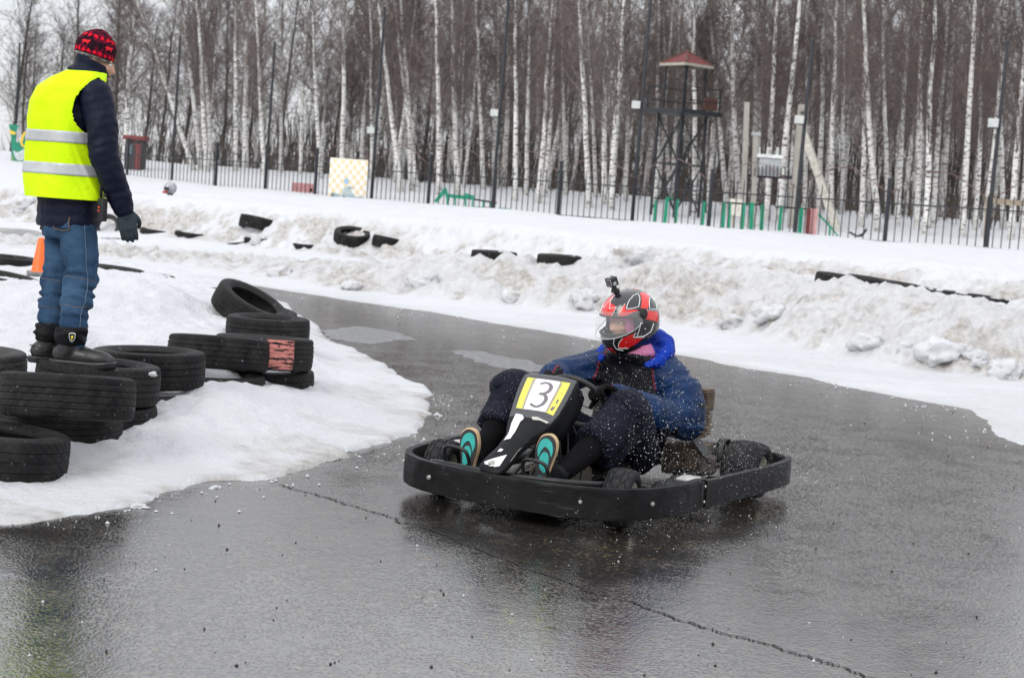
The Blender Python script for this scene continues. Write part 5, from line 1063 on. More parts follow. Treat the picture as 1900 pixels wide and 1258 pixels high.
# shoes, soles towards the front
M_SOLE = simple('dark_outsole', (.016, .016, .02), .6, 0, .2, 20); M_TEAL = simple('teal_rubber_pad', (.02, .38, .34), .5, 0, .12, 30, .6, 300); M_TAN = simple('tan_midsole', (.62, .44, .25), .6, 0, .1, 20); M_UPPER = m_cloth('black_and_teal_knit', (.012, .014, .018), .8)
FOOT_O = [(0, .0), (.026, .004), (.036, .03), (.033, .08), (.032, .12), (.042, .17), (.049, .205), (.044, .245), (.022, .268), (-.002, .270), (-.028, .255), (-.043, .215), (-.044, .175), (-.033, .12), (-.033, .07), (-.036, .03), (-.026, .004)]
def shoe(s, heel, en, ew):
    en = np.array(en, float); en /= np.linalg.norm(en); ew = np.array(ew, float); ew -= en * (ew @ en); ew /= np.linalg.norm(ew); eu = np.cross(ew, en); heel = np.array(heel, float)
    L = lambda u, w_, n: heel + eu * u * s + ew * w_ + en * n
    O = catmull(FOOT_O + [FOOT_O[0]], 3)[:-1]; n = len(O); r = empty('shoe') if False else None
    def slab(nm, sc, n0, n1, m, parent, O=O, ctr=(0, .135)):
        P = [((u - ctr[0]) * sc + ctr[0], (w_ - ctr[1]) * sc + ctr[1]) for u, w_ in O]; k = len(P); v = [L(u, w_, n0) for u, w_ in P] + [L(u, w_, n1) for u, w_ in P]
        o = mk(nm, v, [tuple(range(k)), tuple(range(2 * k - 1, k - 1, -1))] + [(i, i + k, (i + 1) % k + k, (i + 1) % k) for i in range(k)], m, parent, False); return fix_normals(o)
    up = MB(); limb(up, [L(0, .03, -.035), L(0, .12, -.045), L(0, .20, -.035), L(-.003, .238, -.022)], [.034, .040, .036, .026]); up.add(*ell(L(0, .05, -.06), (.04, .04, .045))); limb(up, [L(0, .04, -.06), tuple(np.array(ANK[s]) + (np.array(KNEE[s]) - ANK[s]) * .05)], [.044, .044])
    sh = blobmesh(up, 'shoe', M_UPPER, drv, .006, 2)
    slab('midsole', 1.03, -.028, -.003, M_TAN, sh); slab('outsole', .97, -.004, .004, M_SOLE, sh)
    for pts in ([(-.026, .165), (-.034, .20), (-.024, .238), (0, .252), (.026, .238), (.038, .205), (.034, .175), (.022, .20), (.0, .215), (-.016, .195)], [(-.012, .118), (-.02, .16), (-.006, .19), (.014, .188), (.024, .165), (.022, .13), (.012, .10)], [(-.022, .02), (-.026, .06), (-.012, .085), (.014, .08), (.026, .055), (.022, .02), (0, .008)]):
        slab('sole_pad', 1., .003, .0075, M_TEAL, sh, catmull(pts + [pts[0]], 3)[:-1], (0, 0))
    for k in range(3):
        lc = MB(); lc.tube([L(-.03, .11 + k * .03, -.062), L(0, .115 + k * .03, -.083 + k * .006), L(.03, .11 + k * .03, -.062)], .0035, 6); lc.build('lace', M_TEAL, sh, True)
    return sh
shoe(1, (.125, .118, .105), (1, .12, .12), (-.10, .02, 1)); shoe(-1, (.115, -.272, .075), (1, .02, .14), (-.12, -.03, 1))
# helmet
def hs(yw, el, off=0.):
    dx, dy, dz = math.cos(el) * math.cos(yw), math.cos(el) * math.sin(yw), math.sin(el); sg = lambda a, e: math.copysign(abs(a) ** e, a)
    x = (.158 if dx < 0 else .150) * sg(dx, .92); y = .128 * sg(dy, .92); z = (.158 if dz > 0 else .172) * sg(dz, .95)
    if dx > 0: x += .026 * max(0, min(1, (-z - .02) / .10)) * dx
    if z < -.05:
        k = min(1, (-z - .05) / .12); y *= 1 - .16 * k
        if dx < 0: x *= 1 - .22 * k
    p = np.array([x, y, z]); return p + p / np.linalg.norm(p) * off
RAD = math.radians
def m_paint(name, col, rough=.22):
    q = NB(name); co = q.coord(); sp = q.ramp(q.vor(60., co), [(.06, 1.), (.11, 0.)]); k = q.math('MULTIPLY', sp, q.ramp(q.noise(7., 2, co), [(.5, 0.), (.6, .5)]))
    return q.done(Base_Color=q.mix(k, tuple(col), (.6, .6, .6)), Roughness=rough, Coat_Weight=.6, Coat_Roughness=.08, Normal=q.bump(q.noise(40., 3, co), .08, .004))
M_HBLK = m_paint('helmet_black', (.012, .012, .014)); M_HRED = m_paint('helmet_red', (.72, .018, .014)); M_HWHT = m_paint('helmet_white_line', (.72, .75, .74)); M_HTRIM = simple('helmet_rubber_trim', (.012, .012, .013), .6)
yws = np.radians(np.arange(-180, 180, 4)); els = np.radians(np.arange(-62, 91, 3)); v = []; f = []; nyw = len(yws)
for e in els:
    for a in yws: v.append(hp(hs(a, e)))
for i in range(len(els) - 1):
    for j in range(nyw):
        ey_ = math.degrees((els[i] + els[i + 1]) / 2); ay = abs(math.degrees(yws[j]) + 2); 
        if ay < 73 and -14 < ey_ < 14 - 0: continue
        j2 = (j + 1) % nyw; f.append((i * nyw + j, i * nyw + j2, (i + 1) * nyw + j2, (i + 1) * nyw + j))
helm = mk('helmet', v, f, M_HBLK, drv, True); fix_normals(helm); md = helm.modifiers.new('s', 'SOLIDIFY'); md.thickness = .028; md.offset = -1
def hdec(name, poly, m, off, mirror=True, parent=helm, cuts=4):
    for s in ((1, -1) if mirror else (1,)):
        bm = bmesh.new(); vs = [bm.verts.new((u * s, e, 0)) for u, e in poly]; bm.faces.new(vs); bmesh.ops.triangulate(bm, faces=bm.faces); bmesh.ops.subdivide_edges(bm, edges=bm.edges, cuts=cuts, use_grid_fill=True)
        for q in bm.verts: q.co = hp(hs(RAD(q.co[0]), RAD(q.co[1]), off))
        bmesh.ops.recalc_face_normals(bm, faces=bm.faces); me = bpy.data.meshes.new(name); bm.to_mesh(me); bm.free(); me.polygons.foreach_set('use_smooth', [True] * len(me.polygons)); o = link(name, me, m, parent)
def hline(poly, closed=False, wd=.0022, m=None, off=.0018, name='outline'):
    P = list(poly) + ([poly[0]] if closed else []); P = np.array(P, float); Q = []
    for i in range(len(P) - 1):
        for t in np.linspace(0, 1, 7)[:-1]: Q.append(P[i] + (P[i + 1] - P[i]) * t)
    Q.append(P[-1])
    for s in (1, -1): b = MB(); b.tube([hp(hs(RAD(u * s), RAD(e), off)) for u, e in Q], wd, 6); b.build(name, m or M_HWHT, helm, True)
OVAL = [(54, 29), (56, 38), (62, 47), (76, 57), (98, 62), (92, 48), (82, 31), (68, 29)]; BAR = [(106, 61), (128, 63), (146, 55), (140, 46), (118, 43), (100, 24), (86, 28), (94, 44)]; VENT = [(122, 43), (140, 42), (142, 28), (130, 18), (104, 24), (112, 36)]
hdec('red_panel', BAR, M_HRED, .0012); hline(OVAL, True); hline(VENT, True); hdec('red_panel', [(96, 21), (131, 15), (134, 8), (124, -2), (112, 1), (92, 7)], M_HRED, .0012); hline([(96, 22), (131, 16)], wd=.0015)
hdec('red_panel', [(72, -10), (67, -20), (90, -22), (76, -34), (59, -42), (34, -40), (36, -29), (44, -20), (58, -15)], M_HRED, .0012); hline([(72, -10), (67, -19), (90, -22)]); hline([(60, -42), (35, -40), (37, -29), (45, -20)], wd=.0018); hline([(27, -20), (24, -30), (28, -42), (46, -47)])
hline([(82, 3), (74, -19), (88, -20), (102, -14), (109, -2)]); hdec('red_panel', [(-16, -40), (16, -40), (18, -56), (0, -58), (-18, -56)], M_HRED, .0012, False)
hdec('red_panel', [(-1, 60), (-8, 62), (-22, 46), (-36, 27), (-36, 15), (19, 15), (29, 34), (9, 28), (1, 44)], M_HRED, .0012, False); hline([(-1, 60), (3, 44), (10, 29), (29, 34), (20, 16)], wd=.0016)
hdec('red_panel', [(50, 40), (37, 26), (35, 15), (52, 17), (82, 25), (66, 27), (52, 27)], M_HRED, .0012); hline([(50, 40), (38, 26), (35, 16)], wd=.0014)
hdec('red_panel', [(168, 60), (150, 70), (120, 78), (178, 84), (190, 72)], M_HRED, .0012, False)
for zz in (-24, -29, -34): hline([(-26, zz), (0, zz - 1), (26, zz)], wd=.0028, m=M_HTRIM, off=.001, name='chin_vent')
hline([(0, -14), (30, -14), (58, -13.5), (72, -10), (76, 0), (75, 10), (68, 14), (40, 15), (0, 15)], wd=.006, m=M_HTRIM, off=-.001, name='port_trim')
qv = NB('visor_acrylic'); qv.done(Base_Color=(.9, .92, .93), Roughness=.05, Alpha=.13, Specular_IOR_Level=.4); M_VIS = qv.m
v = []; f = []; va = np.radians(np.arange(-84, 85, 4)); ve = np.linspace(0, 1, 9)
for t in ve:
    for a in va:
        k = (abs(math.degrees(a)) / 84) ** 2.5; e0, e1 = -17 + 20 * k, 21 - 1 * k; v.append(hp(hs(a, RAD(e0 + (e1 - e0) * t), .012 + .006 * (1 - k) + .010 * (1 - k) * (1 - t))))
nv = len(va); f = [(i * nv + j, i * nv + j + 1, (i + 1) * nv + j + 1, (i + 1) * nv + j) for i in range(len(ve) - 1) for j in range(nv - 1)]
vis = mk('visor', v, f, M_VIS, helm, True)
b = MB(); b.tube([v[j] for j in range(nv)], .0022, 6); b.build('visor_edge', simple('pale_visor_edge', (.5, .52, .53), .3), helm, True); b = MB(); b.tube([v[(len(ve) - 1) * nv + j] for j in range(nv)], .0014, 6); b.build('visor_edge', simple('grey_visor_edge', (.35, .36, .37), .3), helm, True)
for s in (1, -1):
    c = hp(hs(RAD(87 * s), RAD(17), .004)); n_ = Vector(HR @ np.array([0, s, .12])); o = mk('visor_pivot', *lathe([(0, .014), (.014, .014), (.018, .010), (.019, .011), (.024, .009), (.026, .0)], 28), M_HTRIM, helm, True, 40); o.location = c; o.rotation_mode = 'QUATERNION'; o.rotation_quaternion = n_.to_track_quat('Z', 'Y')
    c = hp(hs(RAD(90 * s), RAD(-8), .001)); o = mk('rivet', *lathe([(0, .004), (.004, .003), (.005, 0)], 10), M_STEEL, helm, True); o.location = c; o.rotation_mode = 'QUATERNION'; o.rotation_quaternion = n_.to_track_quat('Z', 'Y')
# action camera on the helmet
cp = KP + np.array(Matrix.Rotation(KH, 3, 'Z') @ Vector(hp(hs(RAD(-20), RAD(66), 0)))); ac = empty('action_camera', cp, KH + HY, 'small black action camera mounted on the red helmet', 'camera')
b = MB(); b.box((0, 0, .012), (.034, .026, .024)); b.bar((0, 0, .02), (.018, 0, .036), .018); b.build('mount', M_BLK, ac, bevel=.003)
Rc = Matrix.Rotation(.45, 3, 'Y'); b = MB(); b.box((.026, 0, .056), (.040, .052, .044), Rc); cb = b.build('case', M_BLK, ac, bevel=.003); b = MB(); b.box(np.array((.026, 0, .056)) + np.array(Rc @ Vector((.021, .010, .004))), (.006, .026, .026), Rc); b.build('lens', simple('lens_glass', (.06, .025, .03), .08), cb, bevel=.002)
for dz in (-1, 1):
    b = MB(); b.box(np.array((.026, 0, .056)) + np.array(Rc @ Vector((.0225, .010, .004 + dz * .0145))), (.003, .030, .0016), Rc); b.box(np.array((.026, 0, .056)) + np.array(Rc @ Vector((.0225, .010 + dz * .0145, .004))), (.003, .0016, .028), Rc); b.build('lens_ring', M_GRYM, cb)
b = MB(); b.box(np.array((.026, 0, .056)) + np.array(Rc @ Vector((.004, .0268, -.006))), (.018, .003, .016), Rc); b.build('side_door', M_GRYM, cb); b = MB(); b.box(np.array((.026, 0, .056)) + np.array(Rc @ Vector((.002, -.008, .0226))), (.014, .016, .003), Rc); b.build('top_button', M_GRYM, cb)
# ------------------------------------------------------------------ the marshal on the tyre stack
mb0 = onz(160, 686, .405); MR = np.array([ony(140, 640, 8.10)[0], 8.10, .398])
mar = empty('person', MR, 0, 'marshal in yellow reflective vest, blue jeans and red knitted hat standing on tyres', 'person')
def mp(x, y, Y): return ony(x, y, Y) - MR
PHI = math.radians(38); FD = np.array([math.sin(PHI), math.cos(PHI), 0]); RD = np.array([math.cos(PHI), -math.sin(PHI), 0]); UZ = np.array([0, 0, 1.])
M_DOWN = m_cloth('navy_puffer', (.005, .0075, .022), .55, 200., .15, spec=.15); M_HIVIS = m_cloth('yellow_hi_vis', (.62, .92, .0), .7, 260., .1, var=.06); M_REFL = simple('silver_reflective_tape', (.50, .52, .53), .4, .25, .08, 20); M_HIVIS.node_tree.nodes['Principled BSDF'].inputs['Specular IOR Level'].default_value = .2
def m_jeans():
    q = NB('blue_denim'); co = q.coord(); wv = q.noise(380., 2, q.coord('Object', (1, 1, .4))); n = q.noise(6., 5, co); sx = q.n('SeparateXYZ'); q.t.links.new(co, sx.inputs[0])
    fade = q.ramp(n, [(.38, 0.), (.68, 1.)]); c = q.mix(fade, (.009, .030, .072), (.048, .105, .185)); c = q.mix(q.math('MULTIPLY', q.ramp(wv, [(.4, 0.), (.7, 1.)]), .3), c, (.09, .15, .23))
    return q.done(Base_Color=c, Roughness=.85, Normal=q.bump(q.noise(30., 4, co, .6, 1.), .4, .006), Specular_IOR_Level=.15)
M_JEAN = m_jeans(); M_STITCH = simple('orange_thread', (.18, .12, .08), .8); M_BOOT = simple('black_boot_rubber', (.012, .012, .013), .42, 0, .3, 14, .2, 60); M_CUFF = m_cloth('black_nylon_cuff', (.007, .007, .008), .55); M_GKNIT = m_cloth('grey_knit_glove', (.045, .060, .070), .9, 300., .6)
Yc = 8.22
CT = [mp(126, 405, Yc), mp(126, 372, Yc), mp(120, 318, Yc), mp(117, 262, Yc), mp(120, 212, Yc), mp(134, 170, Yc), mp(156, 144, Yc), mp(170, 124, Yc + .02)]
SH = {1: mp(184, 178, Yc - .12), -1: mp(96, 190, Yc + .14)}; EL = {1: mp(193, 292, Yc - .16), -1: mp(92, 268, Yc + .26)}; WR = {1: mp(229, 384, Yc - .10), -1: mp(150, 300, Yc + .36)}
HPJ = {1: mp(142, 415, Yc - .06), -1: mp(117, 412, Yc + .06)}; KN = {1: mp(150, 525, Yc - .05), -1: mp(107, 528, Yc + .08)}; AK = {1: mp(134, 645, Yc - .20), -1: mp(95, 641, Yc - .06)}
HCM = mp(176, 114, Yc + .04); hy = math.radians(90 - 76); HRM = np.array(Matrix.Rotation(hy, 3, 'Z') @ Matrix.Rotation(math.radians(14), 3, 'Y'))
def hm_(p): return HCM + HRM @ np.asarray(p, float)
bd_ = MB(); rings(bd_, CT, RD, FD, [.15, .15, .145, .15, .155, .13, .07, .055], [.10, .10, .095, .10, .10, .08, .06, .055]); limb(bd_, [CT[-2], CT[-1], hm_((-.02, 0, -.06))], [.06, .056, .055])
for s in (1, -1):
    limb(bd_, [HPJ[s], KN[s]], [.085, .055]); limb(bd_, [KN[s], AK[s]], [.055, .036]); limb(bd_, [SH[s], EL[s]], [.05, .04]); limb(bd_, [EL[s], WR[s]], [.04, .028]); pass
head_parts(bd_, hm_); mbo = blobmesh(bd_, 'body', simple('tanned_skin', (.50, .27, .18), .55, 0, .12, 14, .15, 90), mar, .008, 3)
be = MB()
def be_e(c, r): v, f = ell((0, 0, 0), r); be.add([hm_(np.asarray(q) + np.asarray(c)) for q in v], f)
be_e((.030, .048, -.060), (.045, .018, .034)); be_e((.030, -.048, -.060), (.045, .018, .034)); be_e((.062, 0, -.088), (.036, .040, .026)); be_e((.085, 0, -.052), (.012, .026, .006)); be_e((.0, .060, -.035), (.022, .012, .035)); be_e((.0, -.060, -.035), (.022, .012, .035))
bdo = blobmesh(be, 'beard', simple('dark_beard', (.045, .034, .022), .9, 0, .4, 60, .8, 180), mar, .005, 2)
for s in (-1, 1): v, f = ell((0, 0, 0), (.011,) * 3, n=14); mk('eye', [hm_(np.asarray(q) + np.array([.074, s * .031, .004])) for q in v], f, M_EYE, mbo)
# jacket
jm = MB(); rings(jm, [CT[0] + [0, 0, -.045]] + CT, RD, FD, [.178, .180, .178, .172, .178, .182, .158, .092, .078], [.135, .135, .13, .125, .128, .125, .10, .082, .078])
for s in (1, -1): limb(jm, [SH[s] - RD * .03 * s, SH[s] * .5 + EL[s] * .5, EL[s]], [.078, .074, .066]); limb(jm, [EL[s], EL[s] * .5 + WR[s] * .5, WR[s]], [.066, .062, .050])
mj = blobmesh(jm, 'jacket', M_DOWN, mar, .0085, 3)
def quilt(ax, f, amp, mask):
    ax = np.asarray(ax, float); ax /= np.linalg.norm(ax)
    displace(mj, lambda co, no: co + no * (amp * np.abs(np.sin((co @ ax) * f + 1.2 * noise3(co, 7, 3))) * mask(co))[:, None])
armm = lambda co: sstep(.11, .085, np.minimum(segd(co, SH[1], EL[1]), segd(co, EL[1], WR[1])))
quilt(WR[1] - SH[1], 70, .002, armm); folds(mj, .007, (WR[1] - SH[1]) + np.array([.25, 0, .1]), 15, 8, 81, armm); wrinkle(mj, .004, 22., 83); quilt((0, 0, 1), 55, .004, lambda co: 1 - armm(co))
# vest: open shell over the jacket, armholes cut out
def vest_pt(t, th, off=0.):
    """t 0 at the hem .. 1 at the collar"""
    C = np.array([np.interp(t, VT, VC[:, k]) for k in range(3)]); a = np.interp(t, VT, VA); b = np.interp(t, VT, VB)
    c, s_ = math.cos(th), math.sin(th); w_ = .007 * math.sin(3 * th + 9 * t) * (1 - t) + .006 * math.sin(5 * th - 4 * t + 1)
    w_ += .016 * (.5 - abs(2 * float(fbm(np.array([c * 2.2 + .8 * t]), np.array([s_ * 2.2 + t * 3.2]), 3, 161)) - 1)) * (.4 + .6 * min(1, abs(1 - t) * 3))
    return C + RD * (a + off + w_) * c + FD * (b + off + w_) * s_
VC = np.array([mp(122, 368, Yc), mp(120, 340, Yc), mp(118, 300, Yc), mp(117, 262, Yc), mp(118, 225, Yc), mp(123, 190, Yc), mp(130, 165, Yc), mp(144, 147, Yc), mp(158, 135, Yc)]); VT = np.array([0, .12, .29, .45, .61, .76, .87, .95, 1.0]); VA = np.array([.222, .215, .205, .203, .207, .214, .208, .165, .102]); VB = np.array([.165, .16, .15, .147, .148, .142, .122, .10, .088])
TH = np.linspace(0, 2 * PI, 145)[:-1]; TT = np.linspace(0, 1, 100)
def vest_keep(t, th):
    d = abs((th + PI) % (2 * PI) - PI); d2 = abs(th - PI)
    dd = min(d, d2); lim = .62 * math.sqrt(max(0, 1 - ((t - .74) / .22) ** 2)) if abs(t - .74) < .22 else 0
    if d < d2: lim *= 1.0
    return dd > lim
v = [vest_pt(t, th, .004) for t in TT for th in TH]; nT = len(TH); f = []
for i in range(len(TT) - 1):
    for j in range(nT):
        if vest_keep((TT[i] + TT[i + 1]) / 2, (TH[j] + .022) % (2 * PI)): f.append((i * nT + j, i * nT + (j + 1) % nT, (i + 1) * nT + (j + 1) % nT, (i + 1) * nT + j))
vest = mk('vest', v, f, M_HIVIS, mar, True); fix_normals(vest)
vb = bmesh.new(); vb.from_mesh(vest.data); bmesh.ops.delete(vb, geom=[q for q in vb.verts if not q.link_faces], context='VERTS')
for _ in range(30): bmesh.ops.smooth_vert(vb, verts=[q for q in vb.verts if q.is_boundary], factor=.5)
vb.to_mesh(vest.data); vb.free()
md = vest.modifiers.new('s', 'SUBSURF'); md.levels = 1; md.render_levels = 1; md = vest.modifiers.new('t', 'SOLIDIFY'); md.thickness = .004; md.offset = 1
for t0, t1 in ((.185, .275), (.435, .525)):
    v = []; f = []; tt = np.linspace(t0, t1, 7)
    for t in tt:
        for th in TH: v.append(vest_pt(t, th, .0105))
    f = [(i * nT + j, i * nT + (j + 1) % nT, (i + 1) * nT + (j + 1) % nT, (i + 1) * nT + j) for i in range(len(tt) - 1) for j in range(nT)]
    o = mk('reflective_band', v, f, M_REFL, vest, True); fix_normals(o); md = o.modifiers.new('t', 'SOLIDIFY'); md.thickness = .0015; md.offset = 1
for th0 in (PI * 1.25, PI * 1.6):
    pass
# collar
cl = MB(); rings(cl, [CT[6], CT[7] + [0, 0, -.01], CT[7] + [0.004, 0, .045]], RD, FD, [.098, .083, .080], [.090, .082, .082]); cl.v = [tuple(np.array(p) - UZ * (.42 * ((np.array(p) - CT[7]) @ (FD * .8 + RD * .6)) + .012)) for p in cl.v]; co_ = blobmesh(cl, 'collar', M_DOWN, mar, .008, 2)
# jeans
jn = MB(); rings(jn, [mp(124, 440, Yc), mp(125, 420, Yc), mp(126, 395, Yc), mp(126, 375, Yc)], RD, FD, [.13, .15, .155, .15], [.11, .12, .12, .11])
for s in (1, -1): limb(jn, [HPJ[s], HPJ[s] * .5 + KN[s] * .5 + FD * .01, KN[s]], [.088, .082, .070]); limb(jn, [KN[s], KN[s] * .5 + AK[s] * .5 - FD * .012, AK[s] * .94 + KN[s] * .06], [.070, .062, .054])
jo2 = blobmesh(jn, 'jeans', M_JEAN, mar, .008, 3); wrinkle(jo2, .004, 16., 91)
kz = float(KN[1][2]); folds(jo2, .014, (0, .1, 1), 30, 6, 93, lambda co: sstep(.24, .0, np.abs(co[:, 2] - kz + .05)) + .2); folds(jo2, .009, (.6, .1, 1), 14, 6, 97)
from mathutils.bvhtree import BVHTree
fix_normals(jo2); BVJ = BVHTree.FromPolygons([tuple(q.co) for q in jo2.data.vertices], [tuple(p.vertices) for p in jo2.data.polygons])
def snap(p, off=.001):
    c_, n_, _, _ = BVJ.find_nearest(Vector(p)); return np.array(c_) + np.array(n_) * off
def on_jeans(p, d): 
    return np.asarray(p)
for s in (1, -1):
    rad = Vector(AK[s] - KN[s]).normalized()
    for dk in (-.02, .13):
        c = KN[s] + np.array(rad) * dk; ring = [c + RD * .082 * math.cos(a) + FD * .082 * math.sin(a) - UZ * .012 * math.sin(a) for a in np.linspace(0, 2 * PI, 25)]
        b = MB(); b.tube([snap(p, 0.) for p in ring], .0016, 5, False); b.build('seam', M_STITCH, jo2, True)
    b = MB(); b.tube([snap(p) for p in catmull([HPJ[s] + RD * .12 * s - FD * .03, (HPJ[s] + KN[s]) / 2 + RD * .11 * s - FD * .03, KN[s] + RD * .10 * s - FD * .03, (KN[s] + AK[s]) / 2 + RD * .09 * s - FD * .03, AK[s] * .9 + KN[s] * .1 + RD * .08 * s - FD * .02], 8)], .0016, 5); b.build('seam', simple('pale_thread', (.12, .17, .23), .8), jo2, True)
# back pocket
for s in (1, -1):
    pc_ = HPJ[s] + UZ * .02 - FD * .13 + RD * .03 * s; v = []; f = []
    for i, z in enumerate(np.linspace(.06, -.055, 7)):
        for j, x in enumerate(np.linspace(-.055, .055, 7)): v.append(snap(pc_ + RD * x + UZ * (z - (.010 if i == 6 and j == 3 else 0)), .003))
    f = [(i * 7 + j, i * 7 + j + 1, (i + 1) * 7 + j + 1, (i + 1) * 7 + j) for i in range(6) for j in range(6)]; pk_ = mk('back_pocket', v, f, M_JEAN, mar, True); md = pk_.modifiers.new('t', 'SOLIDIFY'); md.thickness = .005; md.offset = 0
    for ln in ([v[0], v[21], v[42]], [v[6], v[27], v[48]], [v[42], v[45], v[48]]): b = MB(); b.tube([snap(p, .006) for p in catmull(ln, 4)], .0022, 5); b.build('stitching', M_STITCH, pk_, True)
# boots
def boot(s, ankle, tdir, sole_z):
    t = np.array([tdir[0], tdir[1], 0.]); t /= np.linalg.norm(t); a = np.array([ankle[0], ankle[1], 0.]); L = lambda u, z: a + t * u + UZ * z + UZ * sole_z
    b = MB(); limb(b, [L(-.055, .06), L(0, .058), L(.09, .052), L(.165, .046), L(.20, .042)], [.048, .050, .048, .044, .032]); limb(b, [L(-.012, .08), L(-.008, .15)], [.060, .060]); rings(b, [L(-.01, .012), L(.03, .02)], t, np.cross(UZ, t), [.06, .05], [.045, .045])
    o = blobmesh(b, 'boot', M_BOOT, mar, .007, 3)
    O = [(.232, 0), (.222, .032), (.17, .05), (.09, .046), (0, .044), (-.075, .042), (-.108, .022), (-.112, 0)]; O = O + [(x, -y) for x, y in O[-2:0:-1]]; P = catmull(O + [O[0]], 3)[:-1]; n = len(P); sd_ = np.cross(UZ, t)
    v = []
    for z, k in ((.0, .97), (.006, 1.), (.026, 1.02), (.032, .98)): v += [a + t * ((x - .06) * k + .06) + sd_ * y * k + UZ * (sole_z + z + (.012 * max(0, (x - .15) / .08) if x > .15 else 0)) for x, y in P]
    f = [(i * n + j, i * n + (j + 1) % n, (i + 1) * n + (j + 1) % n, (i + 1) * n + j) for i in range(3) for j in range(n)] + [tuple(range(n - 1, -1, -1)), tuple(range(3 * n, 4 * n))]
    so = mk('sole', v, f, M_BOOT, o, False); fix_normals(so)
    c = MB(); rings(c, [L(-.012, .115), L(-.010, .15), L(-.008, .19)], t, np.cross(UZ, t), [.068, .076, .072], [.064, .072, .068]); cu = blobmesh(c, 'cuff', M_CUFF, mar, .007, 2); folds(cu, .010, (.1, .2, 1), 30, 8, 101 + s); wrinkle(cu, .004, 26, 104)
    for z in (.045, .075):
        b = MB(); b.tube([L(u, z + (.012 if u < -.05 else 0)) + sd_ * s * y for u, y in ((-.105, 0), (-.09, .03), (-.05, .048), (.0, .051), (.05, .051))], .003, 5); b.build('moulding', M_BOOT, o, True)
    return o, cu, L, sd_
SZ = .0
o, cu, Lb, sd_ = boot(1, AK[1], (.985, -.17), SZ)
q0 = Lb(.0, .155) - sd_ * 1 * 0; camdir = np.array([.22, -.97, 0.]); c0 = Lb(.0, .152) + camdir * .077
em = [(-.016, .022), (.0, .026), (.016, .022), (.015, .0), (.009, -.014), (0, -.022), (-.009, -.014), (-.015, .0)]; ex = np.array([.97, .22, 0])
for nm, sc, m, oo in (('shield_emblem', 1., M_HWHT, .0), ('shield_emblem', .82, M_BLK, .0012), ('emblem_mark', .0, M_YEL, .002)):
    P_ = [(x * sc, z * sc) for x, z in em] if sc else [(-.004, .008), (.003, .011), (.006, .004), (.002, -.002), (.001, -.010), (-.003, -.009), (-.002, -.001), (-.005, .002)]; k = len(P_); v = [c0 + ex * x + UZ * z + camdir * (oo + .001) for x, z in P_] + [c0 + ex * x + UZ * z - camdir * .004 for x, z in P_]
    fix_normals(mk(nm, v, [tuple(range(k)), tuple(range(2 * k - 1, k - 1, -1))] + [(i, i + k, (i + 1) % k + k, (i + 1) % k) for i in range(k)], m, cu, False))
boot(-1, AK[-1], (.93, .36), SZ - .005)
# gloves
def glove(s, wr, dirx, back, curl, thumb, side):
    dx = Vector(dirx).normalized(); z = Vector(back); z = (z - dx * z.dot(dx)).normalized(); y = z.cross(dx); w_ = Vector(wr)
    M4 = Matrix(((dx.x, y.x, z.x, w_.x), (dx.y, y.y, z.y, w_.y), (dx.z, y.z, z.z, w_.z), (0, 0, 0, 1))); g = hand_mb(M4, curl, side, .05, 1.05, thumb); limb(g, [np.array(wr) - np.array(dx) * .04, np.array(wr) + np.array(dx) * .02], [.036, .034])
    return blobmesh(g, 'glove', M_GKNIT, mar, .0052, 2)
glove(1, WR[1] + np.array([.008, 0, -.02]), (.22, .02, -.97), (.25, -.95, 0), (.30, .45, .35), .3, 1)
glove(-1, WR[-1], (.75, .5, -.3), (0, .2, 1), (.4, .6, .5), .4, -1)
# knitted hat
HTP = [(.098, -.005), (.101, .0), (.102, .018), (.104, .05), (.098, .085), (.080, .118), (.055, .142), (.028, .158), (.0, .166)]
def m_knit():
    q = NB('red_fair_isle_knit'); co = q.coord(); sx = q.n('SeparateXYZ'); q.t.links.new(co, sx.inputs[0]); x, y, z = sx.outputs; a = q.math('ARCTAN2', y, x); st = q.noise(55., 2, co)
    red, dk, mr = (.62, .008, .022), (.012, .006, .012), (.16, .004, .022)
    def band(lo, hi): return q.math('MULTIPLY', q.math('GREATER_THAN', z, lo), q.math('LESS_THAN', z, hi))
    c = q.mix(q.ramp(st, [(.45, 0.), (.58, 1.)]), dk, mr)
    def flowers(zc, n, r, ph=0.): 
        u = q.math('SINE', q.math('MULTIPLY_ADD', a, n / 2., ph)); zz = q.math('DIVIDE', q.math('SUBTRACT', z, zc), r); d = q.math('SUBTRACT', q.math('ABSOLUTE', u), q.math('MULTIPLY', q.math('ABSOLUTE', zz), .55)); return q.math('MULTIPLY', q.math('GREATER_THAN', q.math('ADD', d, q.math('MULTIPLY_ADD', q.noise(75., 3, co), 2.4, -1.2)), .42), q.math('LESS_THAN', q.math('ABSOLUTE', zz), 1.))
    c = q.mix(flowers(.026, 22, .011), c, red); c = q.mix(flowers(.112, 16, .010), c, red); c = q.mix(q.math('MULTIPLY', band(.052, .085), .75), c, dk)
    c = q.mix(q.math('LESS_THAN', z, .008), c, q.mix(q.ramp(st, [(.4, 0.), (.6, 1.)]), (.22, .22, .21), (.07, .07, .07)))
    b = q.bump(q.noise(140., 2, co), .6, .003); return q.done(Base_Color=c, Roughness=.95, Normal=b, Specular_IOR_Level=.1)
hat = mk('knitted_hat', *lathe([(r, z) for r, z in HTP], 48), m_knit(), mar, True); hat.location = hm_((-.012, 0, .012)); hat.rotation_euler = Matrix(HRM).to_euler(); hat.scale = (1.0, .9, .92)
def hat_r(z): return float(np.interp(z, [p[1] for p in HTP], [p[0] for p in HTP]))
